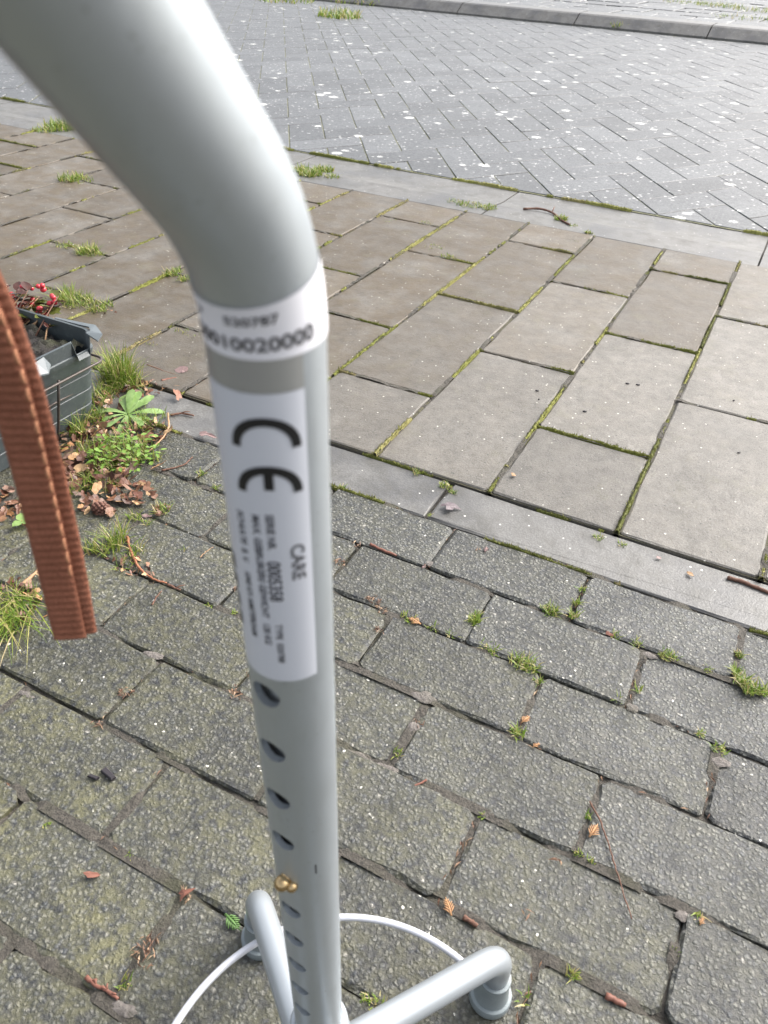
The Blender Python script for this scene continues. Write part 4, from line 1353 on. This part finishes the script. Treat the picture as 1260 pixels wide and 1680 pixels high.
twig('twig', 'short reddish twig with a fork on the edging kerb beside the rosette', [(-0.4898, 0.0280), (-0.4791, 0.0403), (-0.4625, 0.0428)], .0017, 'twig', .002, .002, .7, ((.4, (.010, .008, .002)),))
twig('dry_stem', 'curved pale dry stem bending from the rosette onto the first paver row', [(-0.4936, 0.0276), (-0.4693, -0.0001), (-0.4587, -0.0235), (-0.4527, -0.0535), (-0.4523, -0.0630)], .0014, 'twig_pale', .004)
twig('twig', 'thin brown stalk with a torn leaf end lying beyond the herb patch', [(-0.4126, -0.0800), (-0.4042, -0.0689), (-0.3980, -0.0558), (-0.4000, -0.0380)], .0012, 'twig', .002)
twig('twig', 'thin brown twig on the pavers below the planter near the small cone', [(-0.4160, -0.1555), (-0.4046, -0.1501), (-0.3948, -0.1429)], .0008, 'twig', .002)
twig('conifer_twig', 'rust orange scaly conifer twig curving across a joint beside the strap', [(-0.3596, -0.1978), (-0.3441, -0.2112), (-0.3215, -0.2263), (-0.3043, -0.2338), (-0.2881, -0.2361), (-0.2756, -0.2341)], .0017, 'twig_rust', .003)
twig('conifer_twig', 'small dark red conifer twig end with a fork near the rusty curved twig', [(-0.2745, -0.2345), (-0.2642, -0.2348), (-0.2578, -0.2341)], .0013, 'twig', .002, .001, .6, ((.5, (.006, .008, .001)),))
twig('twig', 'thin forked dark twig lying on the paver below the curved rusty conifer twig', [(-0.2678, -0.2649), (-0.2716, -0.2543), (-0.2728, -0.2448)], .0009, 'twig', .002)
twig('twig', 'long hair-thin brown twig crossing two pavers beside an orange scale leaf', [(0.1688, -0.2661), (0.1814, -0.2791), (0.1916, -0.2947), (0.2011, -0.3107), (0.2101, -0.3259), (0.2191, -0.3402)], .0007, 'twig', .0022, .0, .6)
twig('twig', 'short orange brown twig lying in the gutter band', [(-0.4094, 1.2234), (-0.3757, 1.2474), (-0.3412, 1.2358), (-0.3049, 1.1920), (-0.2769, 1.1673)], .0028, 'twig', .005, .004, .8, ((.5, (-.004, .03, .006)),))
twig('conifer_twig', 'reddish conifer twig lodged in the gap between kerb and slab', [(0.2258, 0.0665), (0.2398, 0.0681), (0.2554, 0.0661), (0.2689, 0.0643)], .0022, 'twig', .002, .002, .9)
twig('dry_stem', 'pale dry stick pointing at the grass on the left pavers', [(-0.3940, -0.3178), (-0.3958, -0.3056), (-0.3969, -0.2938), (-0.3991, -0.2823)], .0020, 'twig_pale', .004, .002, .8)
twig('twig', 'thin dark red twig lying in the joint of the first paver row', [(-0.1292, -0.0739), (-0.1145, -0.0761), (-0.0956, -0.0768)], .0016, 'leaf_red', .0005, .0, .8)
twig('conifer_twig', 'red brown conifer twig caught in a joint behind the right rubber foot', [(0.1165, -0.3943), (0.1232, -0.3943), (0.1271, -0.3949)], .0018, 'twig', .0008, .0, .8)
twig('conifer_twig', 'red brown stick lying in the open joint at the lower right paver', [(0.2159, -0.3952), (0.2222, -0.3953), (0.2285, -0.3952)], .0021, 'leaf_red', .0005, .0, .8)
twig('twig', 'brown needle stick lying in the joint below the white ring wire', [(0.0490, -0.3092), (0.0456, -0.3155), (0.0429, -0.3188)], .0010, 'leaf_red', .0006, .0, .8)
twig('dry_stem', 'thin straw crossing a paver beside the cane label', [(-0.2725, -0.1855), (-0.2725, -0.1752), (-0.2708, -0.1649)], .0005, 'twig_pale', .0022)

def leaf_thing(name, label, c, size, a, mat, lobes=0, seed=1, z=.001, tiltv=.25, cat='leaf'):
    b = MB(); dead_leaf(b, c, size, a, tiltv, z, lobes, seed)
    o = b.build(name, M[mat], None, False)
    md = o.modifiers.new('thick', 'SOLIDIFY'); md.thickness = .0004
    return tag(o, label, cat)
leaf_thing('dead_leaf', 'curled glossy brown dead leaf lying on the slab beside the rosette', (-0.5109, 0.0701), .016, -.6, 'leaf_brown', 0, 3, .003, .5)
leaf_thing('dead_leaf', 'ragged faded mauve leaf lying across kerb and paver beside the cane', (-0.4161, 0.0093), .017, .2, 'leaf_pink', 3, 8, .003)
leaf_thing('dead_leaf', 'pinkish curled leaf behind the long reddish twig', (-0.5549, 0.1334), .015, .1, 'leaf_pink', 0, 12, .004, .4)
leaf_thing('dead_leaf', 'torn yellowish dead leaf at the end of the brown stalk', (-0.4202, -0.0800), .012, .4, 'leaf_orange', 4, 5, .002, .5)
leaf_thing('dead_leaf', 'flat wet purple grey leaf stuck on the edging kerb', (-0.0807, 0.0291), .017, .3, 'leaf_purple', 4, 21, .0012, .03)
leaf_thing('dead_leaf', 'small rust red leaf lying alone on a lower left paver', (-0.1254, -0.4933), .0082, .5, 'leaf_red', 0, 9, .0015, .25)
leaf_thing('dead_leaf', 'crumpled red brown leaf in the joint crossing near the left rubber foot', (-0.0588, -0.4735), .0065, .9, 'leaf_red', 3, 14, .002, .5)
leaf_thing('dead_leaf', 'brown leaf fragment at the end of the herb patch joint', (-0.3662, -0.1592), .009, .2, 'leaf_pink', 3, 2, .002, .4)
leaf_thing('dead_leaf', 'red leaf crumb on the paver edge in the second row', (0.1360, -0.0793), .006, 2.8, 'leaf_red', 0, 4, .002, .3)
leaf_thing('bark_chip', 'pale brown crumb lying on the edging kerb', (0.1548, 0.0619), .0045, .3, 'leaf_pink', 0, 6, .002, .3, 'debris')
leaf_thing('bark_chip', 'thin tan bud scale lying on the edging kerb near the slab gap', (0.1896, 0.0523), .0060, -.5, 'twig_pale', 0, 13, .002, .2, 'debris')
leaf_thing('bark_chip', 'pale splinter lying on the slab beside the mossy joint', (-0.0364, 0.1248), .0060, -1.0, 'twig_pale', 0, 15, .006, .2, 'debris')
def scale_leaf(label, c, size, a, mat='leaf_orange', nb=5, z=.0018):
    """flat conifer spray: a midrib with short overlapping scale branches"""
    b = MB(); d = Vector((math.cos(a), math.sin(a), 0)); s = Vector((-d.y, d.x, 0)); p = Vector((c[0], c[1], z))
    tube(b, [p, p + d * size * .5 + Vector((0, 0, .0008)), p + d * size], [size * .06, size * .055, size * .02], 6)
    for i in range(nb):
        q = p + d * (size * (.12 + .75 * i / nb))
        for sd in (1, -1):
            L_ = size * (.5 - .07 * i) * random.uniform(.75, 1.1)
            e = q + (d * .8 + s * sd * .75).normalized() * L_ + Vector((0, 0, random.uniform(0, .0008)))
            tube(b, [q, (q + e) / 2 + Vector((0, 0, .0006)), e], [size * .032, size * .042, size * .014], 5)
    return tag(b.build('conifer_spray', M[mat], None, True), label, 'leaf')
scale_leaf('orange conifer spray lying in the joint crossing beside the long hair-thin twig', (0.1767, -0.2947), .014, 1.35)
scale_leaf('bright orange conifer spray on the paver behind the right rubber foot', (0.1088, -0.3975), .013, 2.3)
scale_leaf('tiny orange conifer flake on the paver below the grassy joint crossing', (0.1132, -0.2394), .008, 1.0)
scale_leaf('orange conifer spray in the grassy joint of the second row', (-0.0284, -0.1574), .015, 3.0)
scale_leaf('orange conifer flake on the paver right of the lower sand crossing', (0.2618, -0.3215), .007, 1.4)
scale_leaf('pinkish conifer flake lying on a paver of the first row', (-0.0143, -0.0248), .010, 1.7, 'leaf_pink')
twig('conifer_twig', 'lumpy rust brown conifer twig lying in the joint at the lower left', [(-0.0804, -0.5439), (-0.0714, -0.5442), (-0.0631, -0.5434), (-0.0537, -0.5438)], .0015, 'leaf_red', .001, .0, .7, ((.2, (.003, .002, .001)), (.35, (-.002, .003, .001)), (.5, (.004, .001, .001)), (.7, (-.002, .003, .001)), (.85, (.003, .001, .001))))
scale_leaf('green conifer spray lying beside the left rubber foot', (-0.0265, -0.4704), .016, -.25, 'scale_green', 6)
scale_leaf('pink conifer flake sticking up beside the grass of the first row joint', (-0.0620, -0.0835), .007, 1.4, 'leaf_pink')
scale_leaf('orange needle flake upright in the joint of the third row', (0.0968, -0.2204), .011, 1.2)
# black chips
b = MB(); c = (-0.1717, -0.4269)
stone(b, [(c[0] - .007, c[1] - .001), (c[0] + .006, c[1] - .003), (c[0] + .007, c[1] + .001), (c[0] - .006, c[1] + .004)], .0032, .003, .001, .001)
tag(b.build('bark_chip', M['twig_dark']), 'blackish bark chip lying alone on a left paver', 'debris')
b = MB(); c = (-0.1804, -0.4342)
stone(b, [(c[0] - .004, c[1] - .002), (c[0] + .004, c[1] - .001), (c[0] + .005, c[1] + .002), (c[0] - .003, c[1] + .001)], .0026, .0024, .0006, .0008)
tag(b.build('bark_chip', M['twig_dark']), 'smaller black chip touching the blackish bark chip on a left paver', 'debris')
# small cones
def cone_thing(label, c, size, a):
    b = MB()
    d = Vector((math.cos(a), math.sin(a), .1)).normalized(); p = Vector((c[0], c[1], size * .55))
    lathe(b, [(.001, -size), (size * .5, -size * .6), (size * .6, 0), (size * .45, size * .6), (.001, size)], 12, p, d)
    q = Vector((0, 0, 1)).rotation_difference(d)
    for i in range(6):
        h = -size * .8 + size * 1.6 * i / 5; r = size * .62 * math.sqrt(max(.1, 1 - (h / size)**2))
        for k in range(7):
            t = 2 * math.pi * (k + .5 * (i % 2)) / 7
            e = p + q @ Vector((r * math.cos(t), r * math.sin(t), h))
            n = q @ Vector((math.cos(t), math.sin(t), .4))
            sphere(b, e, size * .24, 6, 4, (1, 1, .6))
    return tag(b.build('conifer_cone', M['cone'], None, True), label, 'cone')
cone_thing('small brown conifer cone lying on the paver below the leaf litter', (-0.4187, -0.1758), .0095, .3)
cone_thing('small reddish cone half buried in the leaf litter below the planter', (-0.4920, -0.1469), .0085, 1.2)

# washed pebbles and litter specks on the slabs
b = MB()
for c in ((-0.0826, 0.3534), (0.0278, 0.4482), (-0.0047, 0.3307), (0.0424, 0.4528), (0.1769, 0.4790), (-0.0720, 0.3301), (-0.0487, 0.2631), (0.2028, 0.3311)):
    k_ = random.uniform(.0008, .0032)
    stone(b, [(c[0] - k_, c[1] - .0006), (c[0] + k_ * .5, c[1] - .0012), (c[0] + k_ * 1.1, c[1] + .001), (c[0] - k_ * .2, c[1] + .0014)], .0060, .003, .0005, .0005)
tag(b.build('bark_crumbs', M['twig_dark']), kind='stuff')
